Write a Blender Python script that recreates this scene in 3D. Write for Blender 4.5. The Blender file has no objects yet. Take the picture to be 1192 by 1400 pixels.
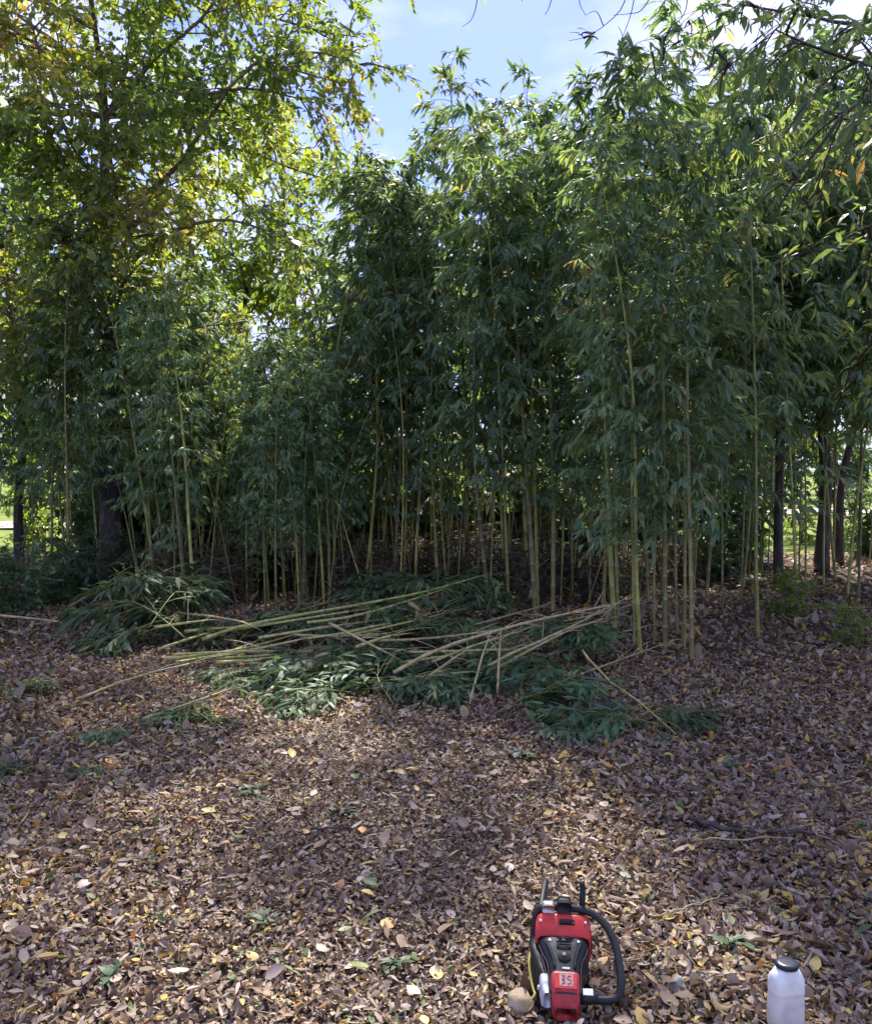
import bpy, bmesh, math, random
import numpy as np
from mathutils import Vector, Matrix

random.seed(7)
RNG = np.random.default_rng(7)
SC = bpy.context.scene
COL = SC.collection
R = math.radians

# ------------------------------------------------------------------ camera
CAMZ, FPX = 1.6, 1195.0
PITCH = math.atan(60 / FPX)
cam_d = bpy.data.cameras.new('camera')
cam = bpy.data.objects.new('camera', cam_d)
COL.objects.link(cam)
cam.location = (0, 0, CAMZ)
cam.rotation_euler = (math.pi / 2 - PITCH, 0, 0)
cam_d.sensor_fit = 'HORIZONTAL'
cam_d.sensor_width = 36
cam_d.lens = 36 * FPX / 1192
cam_d.clip_end = 2000
SC.camera = cam

# ------------------------------------------------------------------ sky, sun, exposure
SUN_EL, SUN_AZ = 48.0, 4.0          # azimuth from +Y, negative = to the left
world = bpy.data.worlds.new('World')
SC.world = world
world.use_nodes = True
wn = world.node_tree
wn.nodes.clear()
w_out = wn.nodes.new('ShaderNodeOutputWorld')
w_bg = wn.nodes.new('ShaderNodeBackground')
w_sky = wn.nodes.new('ShaderNodeTexSky')
w_sky.sky_type = 'NISHITA'
w_sky.sun_disc = False
w_sky.sun_elevation = R(SUN_EL)
w_sky.sun_rotation = R(SUN_AZ)
w_sky.air_density = 1.0
w_sky.dust_density = 0.4
w_sky.ozone_density = 2.0
w_bg.inputs['Strength'].default_value = 0.10
# thin high cloud veils drifting through the whole sky
w_tc = wn.nodes.new('ShaderNodeTexCoord')
w_map = wn.nodes.new('ShaderNodeMapping')
w_map.inputs['Scale'].default_value = (1.6, 1.6, 4.0)
w_noi = wn.nodes.new('ShaderNodeTexNoise')
w_noi.inputs['Scale'].default_value = 1.7
w_noi.inputs['Detail'].default_value = 7
w_noi.inputs['Roughness'].default_value = 0.55
w_rmp = wn.nodes.new('ShaderNodeMapRange')
w_rmp.inputs['From Min'].default_value = 0.42
w_rmp.inputs['From Max'].default_value = 0.60
w_rmp.inputs['To Min'].default_value = 0.06
w_rmp.inputs['To Max'].default_value = 0.95
w_mix = wn.nodes.new('ShaderNodeMix')
w_mix.data_type = 'RGBA'
w_mix.inputs['B'].default_value = (4.1, 4.3, 5.7, 1)
wn.links.new(w_tc.outputs['Generated'], w_map.inputs['Vector'])
wn.links.new(w_map.outputs['Vector'], w_noi.inputs['Vector'])
wn.links.new(w_noi.outputs['Fac'], w_rmp.inputs['Value'])
wn.links.new(w_rmp.outputs['Result'], w_mix.inputs['Factor'])
w_tint = wn.nodes.new('ShaderNodeMix')
w_tint.data_type = 'RGBA'; w_tint.blend_type = 'MULTIPLY'
w_tint.inputs['Factor'].default_value = 1.0
w_tint.inputs['B'].default_value = (0.52, 0.54, 0.98, 1)
wn.links.new(w_sky.outputs['Color'], w_tint.inputs['A'])
wn.links.new(w_tint.outputs['Result'], w_mix.inputs['A'])
wn.links.new(w_mix.outputs['Result'], w_bg.inputs['Color'])
wn.links.new(w_bg.outputs['Background'], w_out.inputs['Surface'])

sun_d = bpy.data.lights.new('sun', 'SUN')
sun_d.energy = 4.2
sun_d.angle = R(1.6)
sun_d.color = (1.0, 0.93, 0.82)
sun = bpy.data.objects.new('sun', sun_d)
COL.objects.link(sun)
_sd = Vector((math.sin(R(SUN_AZ)) * math.cos(R(SUN_EL)), math.cos(R(SUN_AZ)) * math.cos(R(SUN_EL)), math.sin(R(SUN_EL))))
sun.rotation_euler = _sd.to_track_quat('Z', 'Y').to_euler()
sun.location = _sd * 60

SC.view_settings.view_transform = 'Standard'
SC.view_settings.look = 'None'
SC.view_settings.exposure = 1.5
SC.view_settings.gamma = 1.0
SC.view_settings.use_curve_mapping = False
SC.render.engine = 'CYCLES'
SC.cycles.max_bounces = 8
SC.cycles.diffuse_bounces = 3
SC.cycles.glossy_bounces = 2
SC.cycles.transmission_bounces = 4
SC.cycles.transparent_max_bounces = 4
SC.cycles.caustics_reflective = False
SC.cycles.caustics_refractive = False
SC.cycles.sample_clamp_indirect = 6
SC.cycles.use_denoising = True
SC.cycles.use_adaptive_sampling = True
SC.cycles.adaptive_threshold = 0.02

# ------------------------------------------------------------------ helpers
def ray(px, py):
    x = (px - 596) / FPX
    v = (700 - py) / FPX
    return Vector((x, math.cos(PITCH) + v * math.sin(PITCH), -math.sin(PITCH) + v * math.cos(PITCH)))

def at_y(px, py, Y):
    d = ray(px, py)
    t = Y / d.y
    return Vector((d.x * t, Y, CAMZ + d.z * t))

def at_z(px, py, z=0.0):
    d = ray(px, py)
    t = (z - CAMZ) / d.z
    return Vector((d.x * t, d.y * t, z))

def nrm(a):
    return a / np.maximum(np.linalg.norm(a, axis=-1, keepdims=True), 1e-9)

def ground_z(x, y):
    x = np.asarray(x, float); y = np.asarray(y, float)
    g = 0.022 * np.sin(0.9 * x + 0.6 * y) + 0.018 * np.sin(1.7 * x - 1.1 * y + 1.3) + 0.012 * np.sin(3.1 * x + 2.3 * y + .4)
    bank = np.clip((x - 2.2) / 3.0, 0, 1) * np.clip((y - 7.0) / 2.5, 0, 1) * np.clip((16 - y) / 3, 0, 1)
    fade = np.clip((60 - y) / 40, 0, 1)
    return g * fade + 0.16 * bank

class MB:
    """collects vertex / face arrays and links them as one mesh"""
    def __init__(s):
        s.v = []; s.loops = []; s.sizes = []; s.mi = []; s.a = []; s.n = 0; s.smooth = []
    def add(s, verts, faces, mat=0, attr=0.0, smooth=True):
        verts = np.asarray(verts, float).reshape(-1, 3)
        s.v.append(verts)
        a = np.empty(len(verts)); a[:] = attr
        s.a.append(a)
        for f in faces:                      # f: array (k, nverts)
            f = np.asarray(f, np.int64)
            if f.size == 0: continue
            s.loops.append((f + s.n).ravel())
            s.sizes.append(np.full(len(f), f.shape[1]))
            s.mi.append(np.full(len(f), mat))
            s.smooth.append(np.full(len(f), smooth))
        s.n += len(verts)
    def mesh(s, name, mats):
        me = bpy.data.meshes.new(name)
        v = np.concatenate(s.v); lo = np.concatenate(s.loops); sz = np.concatenate(s.sizes)
        me.vertices.add(len(v)); me.vertices.foreach_set('co', v.ravel())
        me.loops.add(len(lo)); me.loops.foreach_set('vertex_index', lo.astype(np.int32))
        me.polygons.add(len(sz))
        st = np.concatenate([[0], np.cumsum(sz)[:-1]]).astype(np.int32)
        me.polygons.foreach_set('loop_start', st)
        me.polygons.foreach_set('material_index', np.concatenate(s.mi).astype(np.int32))
        me.polygons.foreach_set('use_smooth', np.concatenate(s.smooth).astype(bool))
        at = me.attributes.new('rnd', 'FLOAT', 'POINT')
        at.data.foreach_set('value', np.concatenate(s.a).astype(np.float32))
        me.update(calc_edges=True)
        for m in mats: me.materials.append(m)
        return me

# leaf templates: (u along, v across, fold) rows
def _tmpl(kind):
    if kind == 'lance':
        V = [(0, 0), (.28, -.5), (.28, .5), (.66, -.38), (.66, .38), (1, 0)]
        T = [[(0, 1, 2), (3, 5, 4)], [(1, 3, 4, 2)]]
    elif kind == 'oval':
        V = [(0, 0), (.3, -.46), (.3, .46), (.65, -.42), (.65, .42), (1, 0)]
        T = [[(0, 1, 2), (3, 5, 4)], [(1, 3, 4, 2)]]
    else:  # litter
        V = [(0, 0), (.18, -.34), (.18, 0), (.18, .34), (.48, -.5), (.48, 0), (.48, .5), (.78, -.33), (.78, 0), (.78, .33), (1, 0)]
        T = [[(0, 1, 2), (0, 2, 3), (7, 10, 8), (8, 10, 9)], [(1, 4, 5, 2), (2, 5, 6, 3), (4, 7, 8, 5), (5, 8, 9, 6)]]
    return np.array(V, float), [np.array(t) for t in T]

TM = {k: _tmpl(k) for k in ('lance', 'oval', 'litter')}

def leaves(mb, base, d, up, length, width, droop, fold, rnd, kind='lance', mat=0):
    base = np.asarray(base, float); N = len(base)
    if N == 0: return
    V, T = TM[kind]
    d = nrm(np.asarray(d, float)); side = nrm(np.cross(d, up)); nor = np.cross(side, d)
    u = V[:, 0][None, :, None]; v = V[:, 1][None, :, None]
    L = np.asarray(length).reshape(N, 1, 1); W = np.asarray(width).reshape(N, 1, 1)
    D = np.asarray(droop).reshape(N, 1, 1); F = np.asarray(fold).reshape(N, 1, 1)
    P = base[:, None, :] + d[:, None, :] * (u * L) + side[:, None, :] * (v * W) + nor[:, None, :] * (-D * L * u * u + F * W * np.abs(v))
    k = len(V)
    off = (np.arange(N) * k)[:, None, None]
    faces = [(t[None] + off).reshape(-1, t.shape[1]) for t in T]
    mb.add(P.reshape(-1, 3), faces, mat, np.repeat(np.asarray(rnd), k))

def tubes(mb, P, Rr, sides=4, mat=0, attr=None, cap=True):
    """P (B,m,3) polylines, Rr (B,m) radii"""
    P = np.asarray(P, float); Rr = np.asarray(Rr, float)
    B, m, _ = P.shape
    t = nrm(np.gradient(P, axis=1))
    whole = nrm(P[:, -1] - P[:, 0])
    ref = np.zeros((B, 3)); ref[np.arange(B), np.argmin(np.abs(whole), axis=1)] = 1
    n1 = nrm(np.cross(t, ref[:, None, :])); n2 = np.cross(t, n1)
    a = np.arange(sides) * 2 * np.pi / sides
    V = P[:, :, None, :] + Rr[:, :, None, None] * (n1[:, :, None, :] * np.cos(a)[None, None, :, None] + n2[:, :, None, :] * np.sin(a)[None, None, :, None])
    idx = np.arange(B * m * sides).reshape(B, m, sides)
    A = idx[:, :-1, :]; Bq = np.roll(idx, -1, axis=2)[:, :-1, :]
    C = np.roll(idx, -1, axis=2)[:, 1:, :]; D = idx[:, 1:, :]
    q = np.stack([A, Bq, C, D], -1).reshape(-1, 4)
    faces = [q]
    if cap:
        faces.append(idx[:, 0, ::-1].reshape(-1, sides)); faces.append(idx[:, -1, :].reshape(-1, sides))
    at = 0.5 if attr is None else np.repeat(np.asarray(attr).reshape(B * m), sides)
    mb.add(V.reshape(-1, 3), faces, mat, at)

def spline(pts, n):
    """Catmull-Rom through pts -> n points"""
    p = np.array([tuple(q) for q in pts], float)
    if len(p) == 2:
        s = np.linspace(0, 1, n)[:, None]
        return p[0] * (1 - s) + p[1] * s
    P = np.vstack([2 * p[0] - p[1], p, 2 * p[-1] - p[-2]])
    out = []
    for s in np.linspace(0, len(p) - 1, n):
        i = min(int(s), len(p) - 2); f = s - i
        a, b, c, d = P[i], P[i + 1], P[i + 2], P[i + 3]
        out.append(.5 * (2 * b + (c - a) * f + (2 * a - 5 * b + 4 * c - d) * f * f + (3 * b - a - 3 * c + d) * f ** 3))
    return np.array(out)

def tag(o, label=None, cat=None, group=None, kind=None):
    if label: o['label'] = label
    if cat: o['category'] = cat
    if group: o['group'] = group
    if kind: o['kind'] = kind
    return o

def empty(name, loc=(0, 0, 0)):
    o = bpy.data.objects.new(name, None)
    o.empty_display_size = 0.1
    COL.objects.link(o)
    o.location = loc
    return o

def link(name, me, parent=None, kind=None):
    o = bpy.data.objects.new(name, me)
    COL.objects.link(o)
    if parent is not None: o.parent = parent
    if kind: o['kind'] = kind
    return o

# ------------------------------------------------------------------ materials
def mat_new(name):
    m = bpy.data.materials.new(name)
    m.use_nodes = True
    nt = m.node_tree
    nt.nodes.clear()
    return m, nt

def ramp(nt, stops, interp='LINEAR'):
    r = nt.nodes.new('ShaderNodeValToRGB')
    r.color_ramp.interpolation = interp
    el = r.color_ramp.elements
    while len(el) > 1: el.remove(el[-1])
    el[0].position = stops[0][0]; el[0].color = (*stops[0][1], 1)
    for p, c in stops[1:]:
        e = el.new(p); e.color = (*c, 1)
    return r

def leaf_mat(name, stops, trans=0.35, tcol=(1.35, 1.25, .5), rough=.42, spec=.5, objvar=.25, interp='LINEAR', hue=(.485, .515)):
    m, nt = mat_new(name)
    N, L = nt.nodes, nt.links
    out = N.new('ShaderNodeOutputMaterial')
    at = N.new('ShaderNodeAttribute'); at.attribute_name = 'rnd'
    rp = ramp(nt, stops, interp)
    L.new(at.outputs['Fac'], rp.inputs['Fac'])
    oi = N.new('ShaderNodeObjectInfo')
    mr = N.new('ShaderNodeMapRange')
    mr.inputs['To Min'].default_value = 1 - objvar; mr.inputs['To Max'].default_value = 1 + objvar
    L.new(oi.outputs['Random'], mr.inputs['Value'])
    hs = N.new('ShaderNodeHueSaturation')
    L.new(rp.outputs['Color'], hs.inputs['Color']); L.new(mr.outputs['Result'], hs.inputs['Value'])
    mh = N.new('ShaderNodeMapRange')
    mh.inputs['From Min'].default_value = 0; mh.inputs['To Min'].default_value = hue[0]; mh.inputs['To Max'].default_value = hue[1]
    L.new(oi.outputs['Random'], mh.inputs['Value']); L.new(mh.outputs['Result'], hs.inputs['Hue'])
    # hue and value must not follow the same random number
    m7 = N.new('ShaderNodeMath'); m7.operation = 'MULTIPLY'; m7.inputs[1].default_value = 7.13
    m8 = N.new('ShaderNodeMath'); m8.operation = 'FRACT'
    L.new(oi.outputs['Random'], m7.inputs[0]); L.new(m7.outputs[0], m8.inputs[0]); L.new(m8.outputs[0], mh.inputs['Value'])
    nz = N.new('ShaderNodeTexNoise'); nz.inputs['Scale'].default_value = 60; nz.inputs['Detail'].default_value = 2
    tcn = N.new('ShaderNodeTexCoord'); L.new(tcn.outputs['Object'], nz.inputs['Vector'])
    m2 = N.new('ShaderNodeMapRange'); m2.inputs['To Min'].default_value = .72; m2.inputs['To Max'].default_value = 1.28
    L.new(nz.outputs['Fac'], m2.inputs['Value'])
    mm = N.new('ShaderNodeMix'); mm.data_type = 'RGBA'; mm.blend_type = 'MULTIPLY'; mm.inputs['Factor'].default_value = 1
    L.new(hs.outputs['Color'], mm.inputs['A']); L.new(m2.outputs['Result'], mm.inputs['B'])
    pb = N.new('ShaderNodeBsdfPrincipled')
    pb.inputs['Roughness'].default_value = rough
    pb.inputs['Specular IOR Level'].default_value = spec
    L.new(mm.outputs['Result'], pb.inputs['Base Color'])
    tm = N.new('ShaderNodeMix'); tm.data_type = 'RGBA'; tm.blend_type = 'MULTIPLY'; tm.inputs['Factor'].default_value = 1
    tm.inputs['B'].default_value = (*tcol, 1)
    L.new(mm.outputs['Result'], tm.inputs['A'])
    tb = N.new('ShaderNodeBsdfTranslucent'); L.new(tm.outputs['Result'], tb.inputs['Color'])
    mx = N.new('ShaderNodeMixShader'); mx.inputs['Fac'].default_value = trans
    L.new(pb.outputs['BSDF'], mx.inputs[1]); L.new(tb.outputs['BSDF'], mx.inputs[2])
    L.new(mx.outputs['Shader'], out.inputs['Surface'])
    return m

def surf_mat(name, stops, scale=8, rough=.8, bump=.3, bscale=30, detail=6, stretch=(1, 1, 1), spec=.3, objvar=0.0, metal=0.0, coord='Object', dist=.02):
    m, nt = mat_new(name)
    N, L = nt.nodes, nt.links
    out = N.new('ShaderNodeOutputMaterial')
    tc = N.new('ShaderNodeTexCoord')
    mp = N.new('ShaderNodeMapping'); mp.inputs['Scale'].default_value = stretch
    L.new(tc.outputs[coord], mp.inputs['Vector'])
    nz = N.new('ShaderNodeTexNoise'); nz.inputs['Scale'].default_value = scale; nz.inputs['Detail'].default_value = detail
    L.new(mp.outputs['Vector'], nz.inputs['Vector'])
    rp = ramp(nt, stops); L.new(nz.outputs['Fac'], rp.inputs['Fac'])
    pb = N.new('ShaderNodeBsdfPrincipled')
    pb.inputs['Roughness'].default_value = rough; pb.inputs['Specular IOR Level'].default_value = spec; pb.inputs['Metallic'].default_value = metal
    src = rp.outputs['Color']
    if objvar:
        oi = N.new('ShaderNodeObjectInfo'); mr = N.new('ShaderNodeMapRange')
        mr.inputs['To Min'].default_value = 1 - objvar; mr.inputs['To Max'].default_value = 1 + objvar
        L.new(oi.outputs['Random'], mr.inputs['Value'])
        hs = N.new('ShaderNodeHueSaturation'); L.new(src, hs.inputs['Color']); L.new(mr.outputs['Result'], hs.inputs['Value'])
        src = hs.outputs['Color']
    L.new(src, pb.inputs['Base Color'])
    if bump:
        nb = N.new('ShaderNodeTexNoise'); nb.inputs['Scale'].default_value = bscale; nb.inputs['Detail'].default_value = 8
        L.new(mp.outputs['Vector'], nb.inputs['Vector'])
        bp = N.new('ShaderNodeBump'); bp.inputs['Strength'].default_value = bump; bp.inputs['Distance'].default_value = dist
        L.new(nb.outputs['Fac'], bp.inputs['Height']); L.new(bp.outputs['Normal'], pb.inputs['Normal'])
    L.new(pb.outputs['BSDF'], out.inputs['Surface'])
    return m

def culm_mat(name, cols, ring=(.30, .27, .17), rough=.45):
    """bamboo culm: colour by object, pale rings at the nodes (attribute rnd), sheath stains"""
    m, nt = mat_new(name)
    N, L = nt.nodes, nt.links
    out = N.new('ShaderNodeOutputMaterial')
    oi = N.new('ShaderNodeObjectInfo')
    rp = ramp(nt, [(i / max(1, len(cols) - 1), c) for i, c in enumerate(cols)])
    L.new(oi.outputs['Random'], rp.inputs['Fac'])
    tc = N.new('ShaderNodeTexCoord'); mp = N.new('ShaderNodeMapping'); mp.inputs['Scale'].default_value = (14, 14, 1.5)
    L.new(tc.outputs['Object'], mp.inputs['Vector'])
    nz = N.new('ShaderNodeTexNoise'); nz.inputs['Scale'].default_value = 2.2; nz.inputs['Detail'].default_value = 6
    L.new(mp.outputs['Vector'], nz.inputs['Vector'])
    m2 = N.new('ShaderNodeMapRange'); m2.inputs['From Min'].default_value = .3; m2.inputs['From Max'].default_value = .7
    m2.inputs['To Min'].default_value = .55; m2.inputs['To Max'].default_value = 1.3
    L.new(nz.outputs['Fac'], m2.inputs['Value'])
    mm = N.new('ShaderNodeMix'); mm.data_type = 'RGBA'; mm.blend_type = 'MULTIPLY'; mm.inputs['Factor'].default_value = 1
    L.new(rp.outputs['Color'], mm.inputs['A']); L.new(m2.outputs['Result'], mm.inputs['B'])
    at = N.new('ShaderNodeAttribute'); at.attribute_name = 'rnd'
    mk = N.new('ShaderNodeMix'); mk.data_type = 'RGBA'; mk.inputs['B'].default_value = (*ring, 1)
    L.new(at.outputs['Fac'], mk.inputs['Factor']); L.new(mm.outputs['Result'], mk.inputs['A'])
    pb = N.new('ShaderNodeBsdfPrincipled'); pb.inputs['Roughness'].default_value = rough
    L.new(mk.outputs['Result'], pb.inputs['Base Color']); L.new(pb.outputs['BSDF'], out.inputs['Surface'])
    return m

M = {}
M['bamboo_leaf'] = leaf_mat('bamboo_leaf', [(0, (.085, .15, .105)), (.35, (.15, .24, .155)), (.62, (.205, .29, .155)), (.82, (.27, .33, .12)), (.945, (.30, .30, .11)), (.97, (.34, .26, .16)), (1, (.40, .31, .2))], trans=.45, tcol=(1.9, 1.75, .7), rough=.5, spec=.4, objvar=.32, hue=(.475, .525))
M['cut_leaf'] = leaf_mat('cut_leaf', [(0, (.055, .11, .065)), (.45, (.095, .165, .08)), (.75, (.15, .21, .085)), (.92, (.27, .28, .11)), (1, (.40, .31, .17))], trans=.35, tcol=(1.6, 1.5, .7), rough=.55, spec=.35, objvar=.3, hue=(.475, .525))
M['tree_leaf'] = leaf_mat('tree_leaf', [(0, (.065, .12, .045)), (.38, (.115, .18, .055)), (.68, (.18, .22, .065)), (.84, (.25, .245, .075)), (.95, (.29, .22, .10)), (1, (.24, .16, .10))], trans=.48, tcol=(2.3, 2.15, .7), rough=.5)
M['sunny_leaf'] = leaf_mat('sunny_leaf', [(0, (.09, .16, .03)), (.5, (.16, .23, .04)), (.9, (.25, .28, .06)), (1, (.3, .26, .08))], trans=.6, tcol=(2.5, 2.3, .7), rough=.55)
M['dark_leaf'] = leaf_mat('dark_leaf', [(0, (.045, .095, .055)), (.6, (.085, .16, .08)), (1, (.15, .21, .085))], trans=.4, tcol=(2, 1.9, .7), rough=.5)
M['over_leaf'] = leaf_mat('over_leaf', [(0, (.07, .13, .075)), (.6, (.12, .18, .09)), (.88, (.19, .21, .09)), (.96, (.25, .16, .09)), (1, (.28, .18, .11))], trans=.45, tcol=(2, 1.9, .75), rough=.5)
M['litter'] = leaf_mat('litter', [(0, (.17, .11, .084)), (.12, (.255, .182, .145)), (.26, (.325, .25, .21)), (.38, (.21, .136, .104)), (.50, (.385, .312, .262)), (.60, (.27, .176, .122)), (.70, (.115, .078, .064)), (.77, (.42, .295, .145)), (.84, (.50, .355, .095)), (.90, (.45, .23, .075)), (.945, (.33, .165, .085)), (.965, (.13, .18, .065)), (1, (.11, .16, .06))], trans=.15, tcol=(1.4, 1.1, .7), rough=.62, spec=.3, objvar=.12, interp='CONSTANT')
M['ground_leaf'] = leaf_mat('ground_leaf', [(0, (.20, .13, .09)), (1, (.36, .27, .2))], trans=.12, tcol=(1.2, 1, .7), rough=.5, spec=.4, objvar=.3)
M['twig'] = surf_mat('twig', [(.3, (.10, .08, .055)), (.7, (.22, .18, .12))], scale=20, bump=0)
M['green_twig'] = surf_mat('green_twig', [(.3, (.10, .12, .04)), (.7, (.22, .22, .08))], scale=20, bump=0, rough=.5)
M['bark_dark'] = surf_mat('bark_dark', [(.3, (.035, .028, .026)), (.55, (.085, .07, .066)), (.75, (.16, .14, .13))], scale=5, bump=.9, bscale=9, stretch=(4, 4, .8), dist=.03)
M['bark_light'] = surf_mat('bark_light', [(.3, (.10, .075, .055)), (.6, (.22, .18, .14)), (.8, (.34, .29, .24))], scale=6, bump=.8, bscale=10, stretch=(4, 4, .8), dist=.02)
M['culm'] = culm_mat('culm', [(.26, .28, .06), (.14, .13, .055), (.36, .35, .08), (.10, .09, .05), (.42, .39, .10), (.30, .31, .07), (.17, .14, .07), (.38, .36, .085)])
M['culm_thin'] = culm_mat('culm_thin', [(.22, .22, .06), (.30, .27, .09), (.17, .15, .08), (.34, .32, .09)])
M['culm_cut'] = culm_mat('culm_cut', [(.40, .39, .10), (.46, .41, .16), (.33, .37, .08), (.44, .42, .12)], ring=(.46, .40, .26))
M['culm_dry'] = culm_mat('culm_dry', [(.38, .29, .13), (.46, .37, .17), (.34, .28, .11)], ring=(.45, .36, .24))

# ------------------------------------------------------------------ ground
def axis(lo, hi, fine_lo, fine_hi, step, grow=1.25):
    a = list(np.arange(fine_lo, fine_hi + 1e-6, step))
    s = step; x = fine_hi
    while x < hi:
        s *= grow; x += s; a.append(min(x, hi))
    s = step; x = fine_lo; b = []
    while x > lo:
        s *= grow; x -= s; b.append(max(x, lo))
    return np.array(b[::-1] + a)

def ground_material():
    m, nt = mat_new('ground_soil')
    N, L = nt.nodes, nt.links
    out = N.new('ShaderNodeOutputMaterial')
    tc = N.new('ShaderNodeTexCoord')
    n1 = N.new('ShaderNodeTexNoise'); n1.inputs['Scale'].default_value = 30; n1.inputs['Detail'].default_value = 8
    L.new(tc.outputs['Object'], n1.inputs['Vector'])
    r1 = ramp(nt, [(.3, (.035, .026, .02)), (.5, (.075, .055, .042)), (.7, (.16, .12, .09))])
    L.new(n1.outputs['Fac'], r1.inputs['Fac'])
    n2 = N.new('ShaderNodeTexNoise'); n2.inputs['Scale'].default_value = 2.5; n2.inputs['Detail'].default_value = 8
    L.new(tc.outputs['Object'], n2.inputs['Vector'])
    r2 = ramp(nt, [(.3, (.10, .15, .03)), (.55, (.19, .23, .05)), (.75, (.30, .29, .09))])
    L.new(n2.outputs['Fac'], r2.inputs['Fac'])
    sp = N.new('ShaderNodeSeparateXYZ'); L.new(tc.outputs['Object'], sp.inputs['Vector'])
    ad = N.new('ShaderNodeMath'); ad.operation = 'MULTIPLY_ADD'; ad.inputs[1].default_value = 3.0
    L.new(n2.outputs['Fac'], ad.inputs[0]); L.new(sp.outputs['Y'], ad.inputs[2])
    mr = N.new('ShaderNodeMapRange'); mr.inputs['From Min'].default_value = 16.2; mr.inputs['From Max'].default_value = 17.4
    L.new(ad.outputs[0], mr.inputs['Value'])
    mx = N.new('ShaderNodeMix'); mx.data_type = 'RGBA'
    L.new(mr.outputs['Result'], mx.inputs['Factor']); L.new(r1.outputs['Color'], mx.inputs['A']); L.new(r2.outputs['Color'], mx.inputs['B'])
    pb = N.new('ShaderNodeBsdfPrincipled'); pb.inputs['Roughness'].default_value = .95; pb.inputs['Specular IOR Level'].default_value = .15
    L.new(mx.outputs['Result'], pb.inputs['Base Color'])
    bp = N.new('ShaderNodeBump'); bp.inputs['Strength'].default_value = .8; bp.inputs['Distance'].default_value = .03
    L.new(n1.outputs['Fac'], bp.inputs['Height']); L.new(bp.outputs['Normal'], pb.inputs['Normal'])
    L.new(pb.outputs['BSDF'], out.inputs['Surface'])
    return m

def sheet(name, xs, ys, zoff, mat, zf=None):
    X, Y = np.meshgrid(xs, ys)
    Z = ground_z(X, Y) + zoff
    V = np.stack([X, Y, Z], -1).reshape(-1, 3)
    ny, nx = X.shape
    i = np.arange(nx * ny).reshape(ny, nx)
    q = np.stack([i[:-1, :-1], i[:-1, 1:], i[1:, 1:], i[1:, :-1]], -1).reshape(-1, 4)
    mb = MB(); mb.add(V, [q])
    return link(name, mb.mesh(name, [mat]))

ground = sheet('ground', axis(-500, 500, -8, 8, .12), axis(-200, 900, .5, 17, .12), 0, ground_material())
tag(ground, 'brown soil under fallen leaves, turning to lawn behind the bamboo', 'ground', kind='structure')

# pale gravel road beyond the lawn
M['gravel'] = surf_mat('gravel', [(.3, (.42, .38, .35)), (.7, (.62, .57, .53))], scale=6, bump=.4)
def road():
    a = np.array([-40, 15.5]); b = np.array([45, 41.0])
    n = 80; s = np.linspace(0, 1, n)[:, None]
    c = a * (1 - s) + b * s
    d = (b - a) / np.linalg.norm(b - a); p = np.array([-d[1], d[0]]) * 1.6
    L_, R_ = c + p, c - p
    V = np.concatenate([np.c_[L_, ground_z(L_[:, 0], L_[:, 1]) + .05], np.c_[R_, ground_z(R_[:, 0], R_[:, 1]) + .05]])
    i = np.arange(n - 1)
    mb = MB(); mb.add(V, [np.stack([i, i + n, i + n + 1, i + 1], -1)])
    return link('road', mb.mesh('road', [M['gravel']]))
tag(road(), 'pale gravel track crossing behind the lawn', 'road', kind='structure')

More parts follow.
